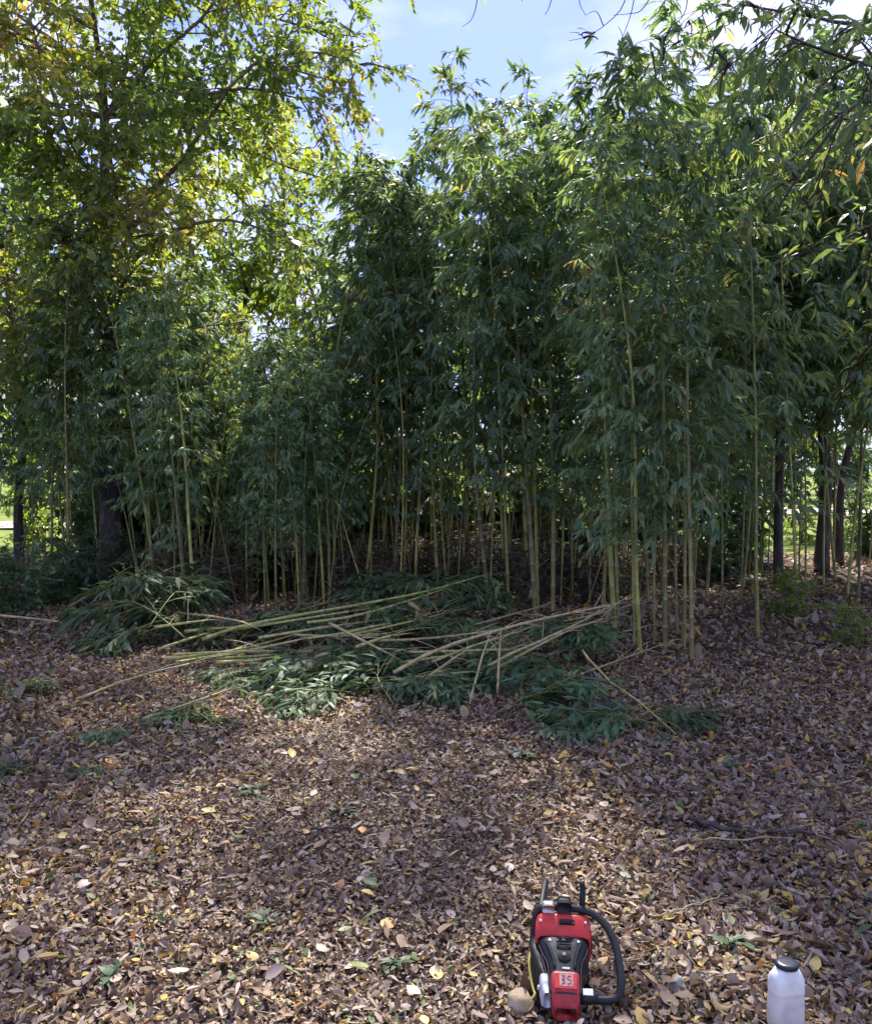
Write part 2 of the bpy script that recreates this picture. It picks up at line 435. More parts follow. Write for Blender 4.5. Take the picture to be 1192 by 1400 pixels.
# ------------------------------------------------------------------ leaf litter
def litter():
    mb = MB()
    def zone(n, y0, y1, spread, size, tmpl, lift):
        y = np.sqrt(RNG.uniform(y0 ** 2, y1 ** 2, n))
        x = RNG.uniform(-1, 1, n) * (y * .52 + spread)
        L_ = size * RNG.lognormal(0, .32, n)
        # the trodden middle strip holds smaller, greyer scraps
        mid = np.exp(-((x + .35) / 1.1) ** 2) * np.clip((6.2 - y) / 1.5, 0, 1)
        L_ *= 1 - .34 * mid
        W = L_ * RNG.uniform(.38, .68, n)
        yaw = RNG.uniform(0, 2 * np.pi, n); pit = RNG.normal(0, .42, n)
        d = np.stack([np.cos(yaw) * np.cos(pit), np.sin(yaw) * np.cos(pit), np.sin(pit)], -1)
        up = nrm(np.stack([RNG.normal(0, .3, n), RNG.normal(0, .3, n), np.ones(n)], -1))
        hz = ground_z(x, y) + np.abs(RNG.normal(0, lift, n)) + .006
        base = np.stack([x, y, hz], -1) - d * L_[:, None] * .5
        base[:, 2] += np.maximum(0, -d[:, 2]) * L_ * 0.0
        rnd = RNG.uniform(0, .965, n)
        # more grey-brown in the middle, more yellow towards both sides
        side = np.clip(np.abs(x) / (y * .5), 0, 1)
        swap = (rnd > .77) & (RNG.random(n) < .72 * mid + .30)
        rnd[swap] = RNG.uniform(0, .62, swap.sum())
        yel = (RNG.random(n) < .05 + .13 * side) & (L_ < size * 1.15)
        rnd[yel] = RNG.uniform(.77, .93, yel.sum())
        gr = RNG.random(n) < .018
        rnd[gr] = .98
        leaves(mb, base, d, up, L_, W, RNG.normal(.06, .38, n), RNG.normal(.2, .75, n), rnd, tmpl)
    zone(37000, 1.9, 4.4, .35, .034, 'litter', .013)
    zone(33000, 4.2, 7.2, .5, .040, 'litter', .015)
    zone(17000, 7.0, 10.5, .8, .062, 'oval', .02)
    zone(9000, 10.3, 16.0, .8, .075, 'oval', .025)
    zone(16000, 1.9, 4.6, .35, .022, 'oval', .016)
    zone(16000, 4.4, 7.4, .5, .026, 'oval', .018)
    n = 7000
    y = np.sqrt(RNG.uniform(2.2 ** 2, 10.5 ** 2, n)); x = RNG.uniform(-1, 1, n) * (y * .52 + .4); a = RNG.uniform(0, 6.28, n)
    ln = RNG.uniform(.04, .085, n)
    d = np.stack([np.cos(a), np.sin(a), RNG.normal(0, .15, n)], -1)
    leaves(mb, np.stack([x, y, ground_z(x, y) + RNG.uniform(.014, .04, n)], -1), d, nrm(np.stack([RNG.normal(0, .4, n), RNG.normal(0, .4, n), np.ones(n)], -1)), ln, ln * RNG.uniform(.12, .22, n),
           RNG.normal(0, .25, n), RNG.normal(.2, .5, n), RNG.choice([.2, .3, .52, .78, .3, .63, .97], n), 'lance')
    n = 3600
    y = np.sqrt(RNG.uniform(1.9 ** 2, 9 ** 2, n)); x = RNG.uniform(-1, 1, n) * (y * .52 + .4); a = RNG.uniform(0, 6.28, n)
    ln = RNG.lognormal(-2.6, .5, n); t = np.linspace(-.5, .5, 4)[None, :, None]
    d = np.stack([np.cos(a), np.sin(a), RNG.normal(0, .12, n)], -1)[:, None, :]
    P = np.stack([x, y, ground_z(x, y) + RNG.uniform(.012, .035, n)], -1)[:, None, :] + d * t * ln[:, None, None] + RNG.normal(0, .004, (n, 4, 3))
    tubes(mb, P, np.tile(RNG.uniform(.0008, .0026, n)[:, None], (1, 4)), 3, 1, cap=False)
    o = link('leaf_litter', mb.mesh('leaf_litter', [M['litter'], M['twig']]))
    tag(o, 'carpet of dry brown and yellow fallen leaves on the clearing floor', 'leaf litter', kind='stuff')
litter()

# the largest fallen leaves near the camera, each a piece of the ground
def single_leaves():
    shapes = []
    for k in range(7):
        mb = MB()
        Lk = 1.0; Wk = random.uniform(.5, .78)
        leaves(mb, [(-.5, 0, 0)], [(1, 0, .0)], [(0, 0, 1)], [Lk], [Wk], [random.uniform(-.22, .3)], [random.uniform(-.15, .5)], [random.random()], 'litter')
        tubes(mb, [[(-.68, .02, .03), (-.58, .0, .01), (-.48, 0, 0)]], [[.012, .014, .016]], 3, 0, cap=False)
        shapes.append(mb)
    cols = [((.22, .15, .105), (.30, .23, .18)), ((.36, .29, .24), (.42, .35, .3)), ((.17, .11, .08), (.23, .15, .11)), ((.50, .36, .11), (.55, .40, .15)),
            ((.50, .24, .07), (.56, .30, .10)), ((.26, .20, .19), (.36, .30, .28)), ((.10, .15, .05), (.16, .20, .07)), ((.32, .16, .08), (.38, .2, .1))]
    wts = [26, 22, 20, 12, 6, 14, 5, 5]
    mats = [leaf_mat('fallen_leaf', [(0, c[0]), (1, c[1])], trans=.1, tcol=(1.2, 1, .7), rough=.5, spec=.4, objvar=.22) for c in cols]
    mesh = {}
    for i in range(290):
        k = random.randrange(7); c = random.choices(range(8), wts)[0]
        if (k, c) not in mesh: mesh[(k, c)] = shapes[k].mesh('leaf', [mats[c]])
        y = math.sqrt(random.uniform(2.35 ** 2, 4.9 ** 2)); x = random.uniform(-1, 1) * y * .5
        if i == 0: y, x = at_z(345, 1322, 0).y, at_z(345, 1322, 0).x
        o = bpy.data.objects.new('leaf', mesh[(k, c)] if i else shapes[1].mesh('leaf', [mats[4]]))
        COL.objects.link(o); o.parent = ground
        s = random.uniform(.042, .078)
        o.scale = (s,) * 3
        o.location = (x, y, float(ground_z(x, y)) + .028 + random.uniform(0, .012))
        o.rotation_euler = (random.gauss(0, .28), random.gauss(0, .28), random.uniform(0, 6.28))
single_leaves()

# ------------------------------------------------------------------ trees
class TreeBuilder:
    def __init__(s, leafmat, twigmat, leaf=(.09, .45), tmpl='oval'):
        s.mb = MB(); s.mats = [leafmat, twigmat]; s.leaf = leaf; s.tmpl = tmpl
        s.tw = []; s.tr = []; s.lb = []; s.ld = []
    def limb(s, pts, r0, r1, n=12, sides=6, m=None):
        p = spline(pts, n)
        (m or s.mb)  # limbs are part of the crown's woody skeleton
        tubes(s.mb, [p], [np.linspace(r0, r1, n)], sides, 1)
        return p
    def spray(s, p, nsec, seclen, ntw, twlen, nleaf, start=.2, hang=.25, keep=None):
        """secondary branches, twigs and leaf positions along limb p"""
        n = len(p)
        for i in range(nsec):
            f = random.uniform(start, 1) * (n - 1); k = min(int(f), n - 2)
            o = p[k] + (p[k + 1] - p[k]) * (f - k)
            t = p[k + 1] - p[k]; t = t / (np.linalg.norm(t) + 1e-9)
            rv = np.array([random.gauss(0, 1), random.gauss(0, 1), random.gauss(0.1, .7)]); rv -= t * rv.dot(t) * .6
            d = rv / np.linalg.norm(rv) + t * random.uniform(.1, .9); d /= np.linalg.norm(d)
            Ls = seclen * random.uniform(.5, 1.25)
            ss = np.linspace(0, 1, 5)[:, None]
            q = o + d * ss * Ls + np.array([0, 0, -hang]) * ss ** 2 * Ls + np.array([random.gauss(0, .08), random.gauss(0, .08), 0]) * np.sin(ss * 3.1) * Ls
            if keep and not keep(q[2]): continue
            s.tw.append(q); s.tr.append(np.linspace(.012, .004, 5))
            for j in range(ntw):
                g = random.uniform(.2, 1) * 4; kk = min(int(g), 3)
                o2 = q[kk] + (q[kk + 1] - q[kk]) * (g - kk)
                d2 = d * .7 + np.array([random.gauss(0, .7), random.gauss(0, .7), random.gauss(-.05, .45)])
                d2 /= np.linalg.norm(d2); L2 = twlen * random.uniform(.5, 1.3)
                q2 = o2 + d2 * ss * L2 + np.array([0, 0, -.3]) * ss ** 2 * L2
                s.tw.append(q2); s.tr.append(np.linspace(.004, .0015, 5))
                for l in range(nleaf):
                    h = (l + random.random()) / nleaf * 3.6 + .4; kk = min(int(h), 3)
                    s.lb.append(q2[kk] + (q2[kk + 1] - q2[kk]) * (h - kk))
                    s.ld.append(d2 * .7 + np.array([random.gauss(0, .7), random.gauss(0, .7), random.gauss(-.45, .45)]))
    def finish(s, name, droop=.2):
        if s.tw: tubes(s.mb, s.tw, s.tr, 3, 1, cap=False)
        N = len(s.lb)
        ln = s.leaf[0] * RNG.lognormal(0, .25, N)
        up = nrm(np.stack([RNG.normal(0, .55, N), RNG.normal(0, .55, N), np.ones(N)], -1))
        # colour drifts in clumps through the crown
        b = np.array(s.lb)
        cl = .5 + .25 * np.sin(b[:, 0] * 2.1 + b[:, 2] * 1.3) + .25 * np.sin(b[:, 1] * 1.7 - b[:, 2] * 2.3 + b[:, 0])
        rnd = np.clip(.55 * RNG.random(N) + .45 * cl + RNG.normal(0, .06, N), 0, 1)
        leaves(s.mb, b, np.array(s.ld), up, ln, ln * s.leaf[1] * RNG.uniform(.8, 1.2, N), RNG.normal(droop, .15, N), RNG.uniform(0, .35, N), rnd, s.tmpl, 0)
        return s.mb.mesh(name, s.mats)

def trunk_mesh(pts, r0, r1, mat, n=26, sides=12, flare=1.5, pw=1.0):
    p = spline(pts, n); rr = r1 + (r0 - r1) * np.linspace(1, 0, n) ** pw
    z = (p[:, 2] - p[0, 2])
    rr = rr * (1 + (flare - 1) * np.exp(-z / .35))
    p = p + np.c_[np.sin(z * 2.2) * .012, np.cos(z * 1.7) * .012, np.zeros(n)]
    mb = MB(); tubes(mb, [p], [rr], sides, 0)
    me = mb.mesh('trunk', [mat])
    v = np.empty(len(me.vertices) * 3); me.vertices.foreach_get('co', v); v = v.reshape(-1, 3)
    a = np.arctan2(v[:, 1] - np.repeat(p[:, 1], sides), v[:, 0] - np.repeat(p[:, 0], sides))
    k = 1 + .07 * np.sin(3 * a + v[:, 2] * 1.2) + .04 * np.sin(5 * a - v[:, 2] * 2)
    c = np.repeat(p, sides, axis=0)
    v[:, :2] = c[:, :2] + (v[:, :2] - c[:, :2]) * k[:, None]
    me.vertices.foreach_set('co', v.ravel()); me.update()
    return me

# --- big tree on the left
def left_tree():
    Y = 11.2
    b = at_y(150, 770, Y); b.z = float(ground_z(b.x, b.y)) - .05
    root = empty('tree', b); off = np.array(b)
    P = lambda px, py, dy=0: np.array(at_y(px, py, Y + dy)) - off
    tag(root, 'tall dark-trunked broadleaf tree with olive and yellowing crown above the leftmost bamboo', 'tree')
    tp = [(0, 0, 0), P(150, 640), P(152, 480), P(146, 320), P(142, 160), P(132, 60), P(118, -60), P(110, -180)]
    link('trunk', trunk_mesh(tp, .155, .018, M['bark_dark'], 34, pw=1.6), root)
    T = TreeBuilder(M['tree_leaf'], M['bark_light'], leaf=(.08, .5))
    limbs = [([P(142, 158), P(60, 152, -.3), P(-40, 150, -.6), P(-140, 120, -.8)], .04, .012),
             ([P(142, 158), P(230, 156, .2), P(310, 152, .5), P(380, 165, .6)], .04, .01),
             ([P(142, 165), P(180, 120, -.2), P(215, 75, -.4), P(280, 20, -.5), P(330, -60, -.6)], .045, .012),
             ([P(142, 170), P(168, 110, .3), P(180, 40, .6), P(200, -50, .9)], .04, .012),
             ([P(135, 100), P(80, 60, .4), P(10, 10, .8), P(-60, -40, 1)], .035, .012),
             ([P(138, 110), P(190, 108, -.5), P(260, 130, -.9), P(340, 120, -1.0), P(430, 140, -.9)], .03, .008),
             ([P(146, 330), P(90, 240, -.5), P(30, 195, -.8), P(-50, 160, -1)], .035, .012),
             ([P(148, 400), P(210, 330, -.6), P(300, 300, -.8), P(380, 320, -.9)], .035, .01),
             ([P(150, 470), P(80, 400, -.4), P(10, 380, -.6), P(-80, 370, -.8)], .035, .01),
             ([P(150, 450), P(110, 350, .6), P(60, 310, 1.1), P(-10, 330, 1.5)], .035, .01),
             ([P(148, 380), P(220, 250, .4), P(300, 200, .9), P(400, 230, 1.2), P(460, 250, 1.3)], .035, .01),
             ([P(146, 300), P(240, 230, -.7), P(330, 100, -1.1), P(420, 70, -1.2), P(500, 90, -1.3)], .035, .008),
             ([P(120, -40), P(220, -20, .2), P(330, 10, .4), P(430, 40, .5), P(490, 50, .5)], .03, .008),
             ([P(120, -40), P(200, -90, -.4), P(330, -80, -.5), P(440, -20, -.5)], .03, .01),
             ([P(130, 40), P(60, 0, -.8), P(0, -30, -1.2), P(-60, -20, -1.4)], .03, .01),
             ([P(150, 540), P(100, 480, -.3), P(50, 470, -.5), P(-20, 480, -.7)], .025, .008),
             ([P(150, 560), P(200, 480, -.3), P(260, 450, -.4), P(330, 440, -.5)], .025, .008),
             ([P(148, 330), P(160, 280, -.7), P(150, 210, -1.2), P(130, 120, -1.5)], .03, .008),
             ([P(150, 470), P(165, 400, -.6), P(180, 330, -1.0), P(170, 260, -1.2)], .03, .008),
             ([P(150, 520), P(130, 440, -.7), P(110, 360, -1.0), P(90, 290, -1.2)], .03, .008),
             ([P(118, -60), P(260, -150, .1), P(420, -150, .3), P(580, -130, .4), P(660, -120, .5)], .04, .008),  # this and next two: unseen limbs added overhead to cast shade bands on the floor
             ([P(114, -120), P(220, -260, -.2), P(360, -300, -.3), P(520, -290, -.3)], .04, .008),
             ([P(110, -180), P(60, -280, -.5), P(-40, -300, -.9), P(-120, -260, -1.2)], .04, .008),
             ([P(146, 260), P(100, 200, -.8), P(60, 90, -1.2), P(40, 20, -1.4)], .03, .01)]
    for i, (pts, r0, r1) in enumerate(limbs):
        p = T.limb(pts, r0, r1)
        low = i in (8, 15, 16)
        T.spray(p, 16 if i in (7, 10, 16) else 33, .8, 8, .32, 8, .08)
    link('crown', T.finish('crown'), root, kind='stuff')
left_tree()

# --- generic tree variants for the background
def tree_variant(seed, H, h0, spread, leafmat, barkmat, nl=15, nsec=10, ntw=6, nleaf=7, r0=.14, leaf=(.11, .5), hang=.25):
    random.seed(seed)
    tp = [(0, 0, -.05)]
    for k in range(1, 6):
        tp.append((random.gauss(0, .12) * k * .4, random.gauss(0, .12) * k * .4, H * .95 * k / 5))
    tm = trunk_mesh(tp, r0, .03, barkmat, 24, 11, flare=1.22)
    sp = spline(tp, 40)
    T = TreeBuilder(leafmat, barkmat, leaf=leaf)
    for i in range(nl):
        f = i / (nl - 1); z = h0 + (H * .9 - h0) * f
        o = sp[min(39, int(z / (H * .95) * 39))]
        az = i * 2.4 + random.uniform(-.5, .5)
        L_ = spread * (1 - .55 * f) * random.uniform(.7, 1.15) * (.75 + .5 * math.sin(f * 3.1))
        el = .25 + .7 * f + random.uniform(-.15, .2)
        d = np.array([math.cos(az) * math.cos(el), math.sin(az) * math.cos(el), math.sin(el)])
        pts = [o, o + d * L_ * .4 + np.array([0, 0, .05]), o + d * L_ * .75, o + d * L_ + np.array([random.gauss(0, .1), random.gauss(0, .1), -.12 * L_])]
        p = T.limb(pts, r0 * .35 * (1 - .5 * f), .008, 9, 5)
        T.spray(p, nsec, spread * .32, ntw, .34, nleaf, .2, hang)
    return tm, T.finish('crown')

def put_tree(name, var, loc, s, rz, label, group=None, cat='tree'):
    root = empty(name, (loc[0], loc[1], float(ground_z(loc[0], loc[1]))))
    root.rotation_euler.z = rz; root.scale = (s, s, s)
    tag(root, label, cat, group)
    link('trunk', var[0], root); link('crown', var[1], root, kind='stuff')
    return root

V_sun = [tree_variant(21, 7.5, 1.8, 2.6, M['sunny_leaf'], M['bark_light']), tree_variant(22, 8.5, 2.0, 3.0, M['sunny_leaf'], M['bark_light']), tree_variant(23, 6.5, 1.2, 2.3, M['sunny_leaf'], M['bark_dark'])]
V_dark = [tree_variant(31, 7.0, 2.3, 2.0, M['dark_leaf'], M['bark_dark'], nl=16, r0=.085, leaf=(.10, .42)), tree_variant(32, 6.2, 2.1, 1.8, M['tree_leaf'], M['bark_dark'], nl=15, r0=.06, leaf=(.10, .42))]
random.seed(5)
sunny = [(-4.6, 16.8, 1.15, 0, 'sunlit yellow-green tree glowing between the dark-trunked tree and the bamboo'),
         (-2.9, 17.6, 1.0, 1, 'sunlit yellow-green tree behind the gap between tree crown and tallest bamboo'),
         (-3.3, 15.2, .85, 2, 'sunlit yellow-green sapling filling the gap just left of the tall bamboo'),
         (-6.2, 15.6, .9, 2, 'sunlit yellow-green tree close behind the dark-trunked tree'),
         (-1.9, 15.8, .72, 0, 'low sunlit tree peeping out left of the tall bamboo mass'),
         (-8.2, 17.5, 1.3, 2, 'sunlit tree glimpsed beyond the dark trunk at the far left'),
         (5.2, 21.0, .9, 1, 'sunlit tree showing yellow through the bamboo tops on the right'),
         (8.8, 22.5, 1.0, 0, 'sunlit tree glimpsed above the lawn behind the two dark trunks'),
         (1.5, 22.0, .85, 2, 'sunlit tree hidden behind the middle of the bamboo')]
for x, y, s, v, lb in sunny:
    put_tree('tree', V_sun[v], (x, y), s, random.uniform(0, 6.3), lb, 'sunlit trees beyond the grove')
for i in range(15):
    x = -30 + i * 4.4 + random.uniform(-1, 1); y = random.uniform(42, 58)
    put_tree('tree', V_sun[i % 3], (x, y), random.uniform(1.1, 1.6), random.uniform(0, 6.3), 'far tree in the line beyond the gravel track', 'far tree line')

# dark slim trunks at the right edge of the grove
bt = at_y(1124, 800, 12.0)
put_tree('tree', V_dark[0], (bt.x, 12.0), 1.05, 1.0, 'thick dark trunk standing before the sunny lawn on the right', 'dark trees at the right of the grove')
bt = at_y(1066, 800, 11.2)
put_tree('tree', V_dark[1], (bt.x, 11.2), .95, 2.2, 'slim dark trunk between the thick dark trunk and the bamboo', 'dark trees at the right of the grove')
bt = at_y(1146, 790, 13.0)
put_tree('tree', V_dark[1], (bt.x, 13.0), 1.0, 4.2, 'thin dark trunk just beside the thick dark trunk, lawn behind', 'dark trees at the right of the grove')
bt = at_y(965, 800, 12.6)
put_tree('tree', V_dark[1], (bt.x, 12.6), 1.05, 5.2, 'dark trunk deep in shade where the bamboo ends on the right', 'dark trees at the right of the grove')
bt = at_y(30, 800, 13.0)
put_tree('tree', V_dark[0], (bt.x, 13.0), .85, 3.2, 'dark leafy tree at the far left edge behind the undergrowth', 'dark trees at the left edge')

# ------------------------------------------------------------------ bamboo
def bamboo_path(seed, H, bend):
    rs = np.random.default_rng(seed)
    phi = rs.uniform(0, 6.28)
    z = np.linspace(0, H, 61)
    k = np.maximum(0, z - 2.0) / (H - 2.0)
    off = bend * k ** 2.2
    wob = .015 * np.sin(z * 1.4 + rs.uniform(0, 6))
    return np.c_[np.cos(phi) * off + wob, np.sin(phi) * off - wob, z - .35 * bend * k ** 3], rs

def culm_mesh(path, r0, rs, mat, sp=(.23, .32), taper=.75, sides=8, butt=True):
    seg = np.linalg.norm(np.diff(path, axis=0), axis=1); s = np.concatenate([[0], np.cumsum(seg)]); Lt = s[-1]
    nodes = []; x = .06
    while x < Lt - .05:
        nodes.append(x); x += rs.uniform(*sp)
    st = [0.0]; at = [0.0]; sw = [1.05]
    for nd in nodes:
        for o, a, w in ((-.016, 0, 1.0), (-.005, 1, 1.13), (.005, .7, 1.10), (.016, 0, .99)):
            st.append(nd + o); at.append(a); sw.append(w)
    st.append(Lt); at.append(0); sw.append(1)
    st = np.array(st)
    P = np.stack([np.interp(st, s, path[:, i]) for i in range(3)], -1)
    rr = (r0 * np.maximum(0, 1 - st / Lt) ** taper + .0022) * np.array(sw)
    mb = MB(); tubes(mb, [P], [rr], sides, 0, attr=[at])
    return mb.mesh('culm', [mat]), nodes, s, Lt

def leafy(mb, origins, dirs, lens, rs, nt=6, nl=(5, 9), leaf=(.085, .172), tw=(.10, .28), hang=1.0):
    """bamboo branches: each a thin arching branchlet with twigs that end in drooping leaf fans"""
    BP, BR, TP, TR, lb, ld, lr = [], [], [], [], [], [], []
    ss = np.linspace(0, 1, 5)[:, None]
    for o, d, L_ in zip(origins, dirs, lens):
        q = o + d * ss * L_ + np.array([0, 0, -.32 * hang]) * ss ** 2 * L_
        BP.append(q); BR.append(np.linspace(.0045, .002, 5))
        tone = rs.normal(0, .1)
        dry = rs.random() < .014
        for j in range(nt):
            g = (.3 + .7 * (j + rs.random()) / nt) * 4; k = min(int(g), 3)
            o2 = q[k] + (q[k + 1] - q[k]) * (g - k)
            a = rs.choice([-1, 1]) * rs.uniform(.2, 1.1); c, s_ = math.cos(a), math.sin(a)
            d2 = np.array([d[0] * c - d[1] * s_, d[0] * s_ + d[1] * c, d[2] * .4 + rs.normal(-.1, .3)])
            d2 /= np.linalg.norm(d2); L2 = rs.uniform(*tw)
            q2 = o2 + d2 * ss * L2 + np.array([0, 0, -.45 * hang]) * ss ** 2 * L2
            TP.append(q2); TR.append(np.linspace(.002, .001, 5))
            n = rs.integers(*nl)
            for l in range(n):
                h = (.25 + .75 * (l + .5) / n) * 4; k = min(int(h), 3)
                lb.append(q2[k] + (q2[k + 1] - q2[k]) * (h - k))
                spread = rs.normal(0, .55)
                e = np.array([d2[0] * math.cos(spread) - d2[1] * math.sin(spread), d2[0] * math.sin(spread) + d2[1] * math.cos(spread), d2[2] - hang * rs.uniform(.15, 1.3)])
                ld.append(e); lr.append(.98 + .02 * rs.random() if dry else min(1, max(0, .42 + tone + rs.normal(0, .2))))
    if BP: tubes(mb, BP, BR, 3, 1, cap=False)
    if TP: tubes(mb, TP, TR, 3, 1, cap=False)
    N = len(lb)
    ln = rs.uniform(leaf[0], leaf[1], N)
    up = nrm(np.stack([rs.normal(0, .45, N), rs.normal(0, .45, N), np.ones(N)], -1))
    leaves(mb, np.array(lb), np.array(ld), up, ln, ln * rs.uniform(.19, .31, N), rs.uniform(.02, .45, N), rs.uniform(0, .5, N), np.array(lr), 'lance', 0)

RAD = [.008, .013, .019, .026, .034]
def bamboo_variant(seed, H=6.0, bend=.6, c0=1.9, dens=2):
    path, rs = bamboo_path(seed, H, bend)
    culms = []
    for r in RAD:
        rs2 = np.random.default_rng(seed + 500)
        me, nodes, s, Lt = culm_mesh(path, r, rs2, M['culm'] if r > .011 else M['culm_thin'])
        culms.append(me)
    mb = MB(); O, D, L_ = [], [], []
    az = rs.uniform(0, 6.28)
    for nd in nodes:
        p = np.array([np.interp(nd, s, path[:, i]) for i in range(3)])
        if nd < c0 * .75 or (nd < c0 and rs.random() < .6): continue
        f = (nd - c0) / (Lt - c0)
        az += math.pi + rs.normal(0, .5)
        for b in range(dens + (1 if f > .12 else 0)):
            a = az + rs.normal(0, .8) + (2.1 * b)
            el = rs.uniform(.1, .75)
            O.append(p); D.append(np.array([math.cos(a) * math.cos(el), math.sin(a) * math.cos(el), math.sin(el)]))
            L_.append((.34 + .62 * math.sin(min(1, max(0.05, 1.12 - f)) * 1.9) * (1 - .45 * max(0, f))) * rs.uniform(.55, 1.15))
    # leading shoot
    tip = path[-1]; t = path[-1] - path[-4]; t = t / np.linalg.norm(t)
    for b in range(4):
        O.append(path[-1 - b * 2]); D.append(nrm(t + rs.normal(0, .35, 3))); L_.append(rs.uniform(.25, .4))
    leafy(mb, O, D, L_, rs)
    return culms, mb.mesh('crown', [M['bamboo_leaf'], M['green_twig']])

BV = []
for k in range(12):
    BV.append(bamboo_variant(100 + k, bend=[.25, .9, .5, .7, .35, 1.2, .6, .3, .8, .45, 1.0, .2][k], c0=[1.95, 1.8, 2.3, 1.9, 1.6, 2.1, 1.5, 2.4, 1.8, 1.3, 2.0, 1.7][k], dens=2))

SKY = [(-400, 300), (120, 330), (255, 350), (300, 440), (440, 455), (466, 290), (500, 215), (555, 195), (572, 100), (600, 125), (655, 140), (690, 185), (722, 140), (765, 135), (785, 170), (812, 60), (850, 110), (905, 45), (960, 95), (1010, 115), (1060, 70), (1192, 40), (1600, 40)]
SX = [a for a, _ in SKY]; SYv = [b for _, b in SKY]
def top_height(px, Y, f=1.0):
    s = np.interp(px, SX, SYv)
    return (CAMZ + (640 - s) / FPX * Y) * f

def bamboo(base, lean, yaw, H, rad, var, label, group, lean_y=0.0, crown=True):
    s = H / 5.75
    root = empty('bamboo', base)
    root.matrix_world = Matrix.Translation(base) @ Matrix.Rotation(lean, 4, 'Y') @ Matrix.Rotation(lean_y, 4, 'X') @ Matrix.Rotation(yaw, 4, 'Z') @ Matrix.Scale(s, 4)
    tag(root, label, 'bamboo', group)
    k = int(np.argmin([abs(r - rad / s) for r in RAD]))
    link('culm', BV[var][0][k], root)
    if crown: link('crown', BV[var][1], root, kind='stuff')
    return root

# standing culms one can follow in the photograph: base pixel, pixel of the culm higher up, width in pixels, label
HERO = [
 (137, 820, 124, 650, 4.5, 'yellow bamboo culm rising just in front of the thick dark trunk'),
 (168, 808, 160, 670, 3, 'thin grey bamboo stem right beside the thick dark trunk'),
 (178, 806, 177, 690, 2.5, 'very thin pale bamboo stem, second to the right of the dark trunk'),
 (210, 802, 196, 680, 4, 'slim bamboo leaning left behind the left leafy heap of cut tops'),
 (236, 800, 196, 690, 4, 'strongly left-leaning slim bamboo behind the left leafy heap'),
 (229, 782, 214, 660, 3.5, 'thin pale bamboo between the left-leaning stem and the golden pair'),
 (257, 836, 233, 640, 5.5, 'thinner left stem of the golden bamboo pair above the left leafy heap'),
 (268, 840, 252, 640, 9, 'thick golden bamboo, right stem of the pair above the left leafy heap'),
 (316, 806, 283, 660, 6.5, 'mossy bamboo leaning left between the golden pair and the slender trio'),
 (331, 822, 333, 680, 3, 'first of the slender bamboo trio left of the lone straight culm'),
 (338, 826, 337, 690, 4, 'second of the slender bamboo trio left of the lone straight culm'),
 (362, 838, 360, 700, 3, 'pale grey stem closest to the left of the lone straight culm'),
 (379, 842, 373, 600, 5.5, 'lone straight pale culm left of the thickest yellow bamboo'),
 (410, 838, 396, 620, 9, 'thickest yellow bamboo left of centre above the fallen long culms'),
 (404, 812, 376, 600, 4.5, 'thin culm crossing behind the thickest yellow bamboo left of centre'),
 (417, 838, 413, 660, 4, 'greyish thin culm touching the right of the thickest yellow bamboo'),
 (442, 832, 430, 600, 5.5, 'slightly bowed culm, first of the four right of the thickest yellow bamboo'),
 (451, 828, 444, 640, 5, 'brownish culm, second of the four right of the thickest yellow bamboo'),
 (458, 822, 452, 640, 4.5, 'third culm of the four right of the thickest yellow bamboo'),
 (515, 808, 518, 640, 3.5, 'thin stem left of the bright lone culm at the grove middle'),
 (530, 808, 520, 660, 4, 'pale thin stem touching the left of the bright lone culm at the middle'),
 (540, 804, 542, 600, 6, 'bright yellow lone culm at the middle of the grove'),
 (565, 800, 562, 700, 2.5, 'very thin stem right of the bright lone culm at the middle'),
 (617, 800, 619, 600, 3.5, 'grey thin stem left of the two culms behind the long fallen culm tip'),
 (640, 800, 635, 600, 5.5, 'olive culm whose foot is hidden by the long fallen culm tip'),
 (669, 842, 645, 610, 6.5, 'left-leaning green-yellow culm above the middle of the cut heap'),
 (688, 820, 682, 660, 4, 'left stem of the slim pair left of the thick central twin'),
 (697, 842, 686, 640, 5, 'right stem of the slim pair left of the thick central twin'),
 (729, 842, 717, 600, 9.5, 'thick bright culm of the central twin bamboo'),
 (722, 826, 710, 600, 5.5, 'thinner culm behind the thick central twin bamboo'),
 (735, 838, 731, 700, 4.5, 'thin culm just right of the thick central twin bamboo'),
 (756, 840, 754, 690, 5.5, 'grey culm standing alone right of the central twin bamboo'),
 (784, 830, 781, 700, 3, 'thin brown stem between the grey lone culm and the tall lean one'),
 (808, 832, 806, 660, 4.5, 'pale culm left of the tall front culm over the tan fallen stems'),
 (843, 868, 826, 640, 7.5, 'tall front culm rising where the tan fallen stems end'),
 (847, 852, 836, 620, 5.5, 'duller culm right behind the tall front culm'),
 (866, 888, 865, 740, 4.5, 'left stem of the front yellow-green pair right of the tall front culm'),
 (876, 896, 868, 690, 7.5, 'right stem of the front yellow-green pair right of the tall front culm'),
 (893, 882, 895, 740, 3, 'very thin stem between the front pair and the mossy culm'),
 (908, 894, 908, 760, 7, 'mossy culm left of the rightmost front trio'),
 (925, 874, 922, 740, 4.5, 'thin dark culm in the rightmost front trio'),
 (935, 890, 935, 760, 5, 'middle yellow culm of the rightmost front trio'),
 (945, 900, 942, 720, 8.5, 'thickest and nearest culm of the rightmost front trio'),
 (1039, 878, 1033, 720, 6, 'tan lone culm on the right, in front of the sunny lawn'),
 (990, 850, 985, 720, 4, 'slender stem between the front trio and the tan lone culm'),
 (1012, 838, 1016, 700, 4, 'slender dark stem left of the tan lone culm'),
 (1090, 842, 1082, 700, 4, 'slender stem between the two dark trunks on the right'),
 (1170, 830, 1176, 690, 4, 'slender stem at the right edge before the lawn'),
]
random.seed(11)
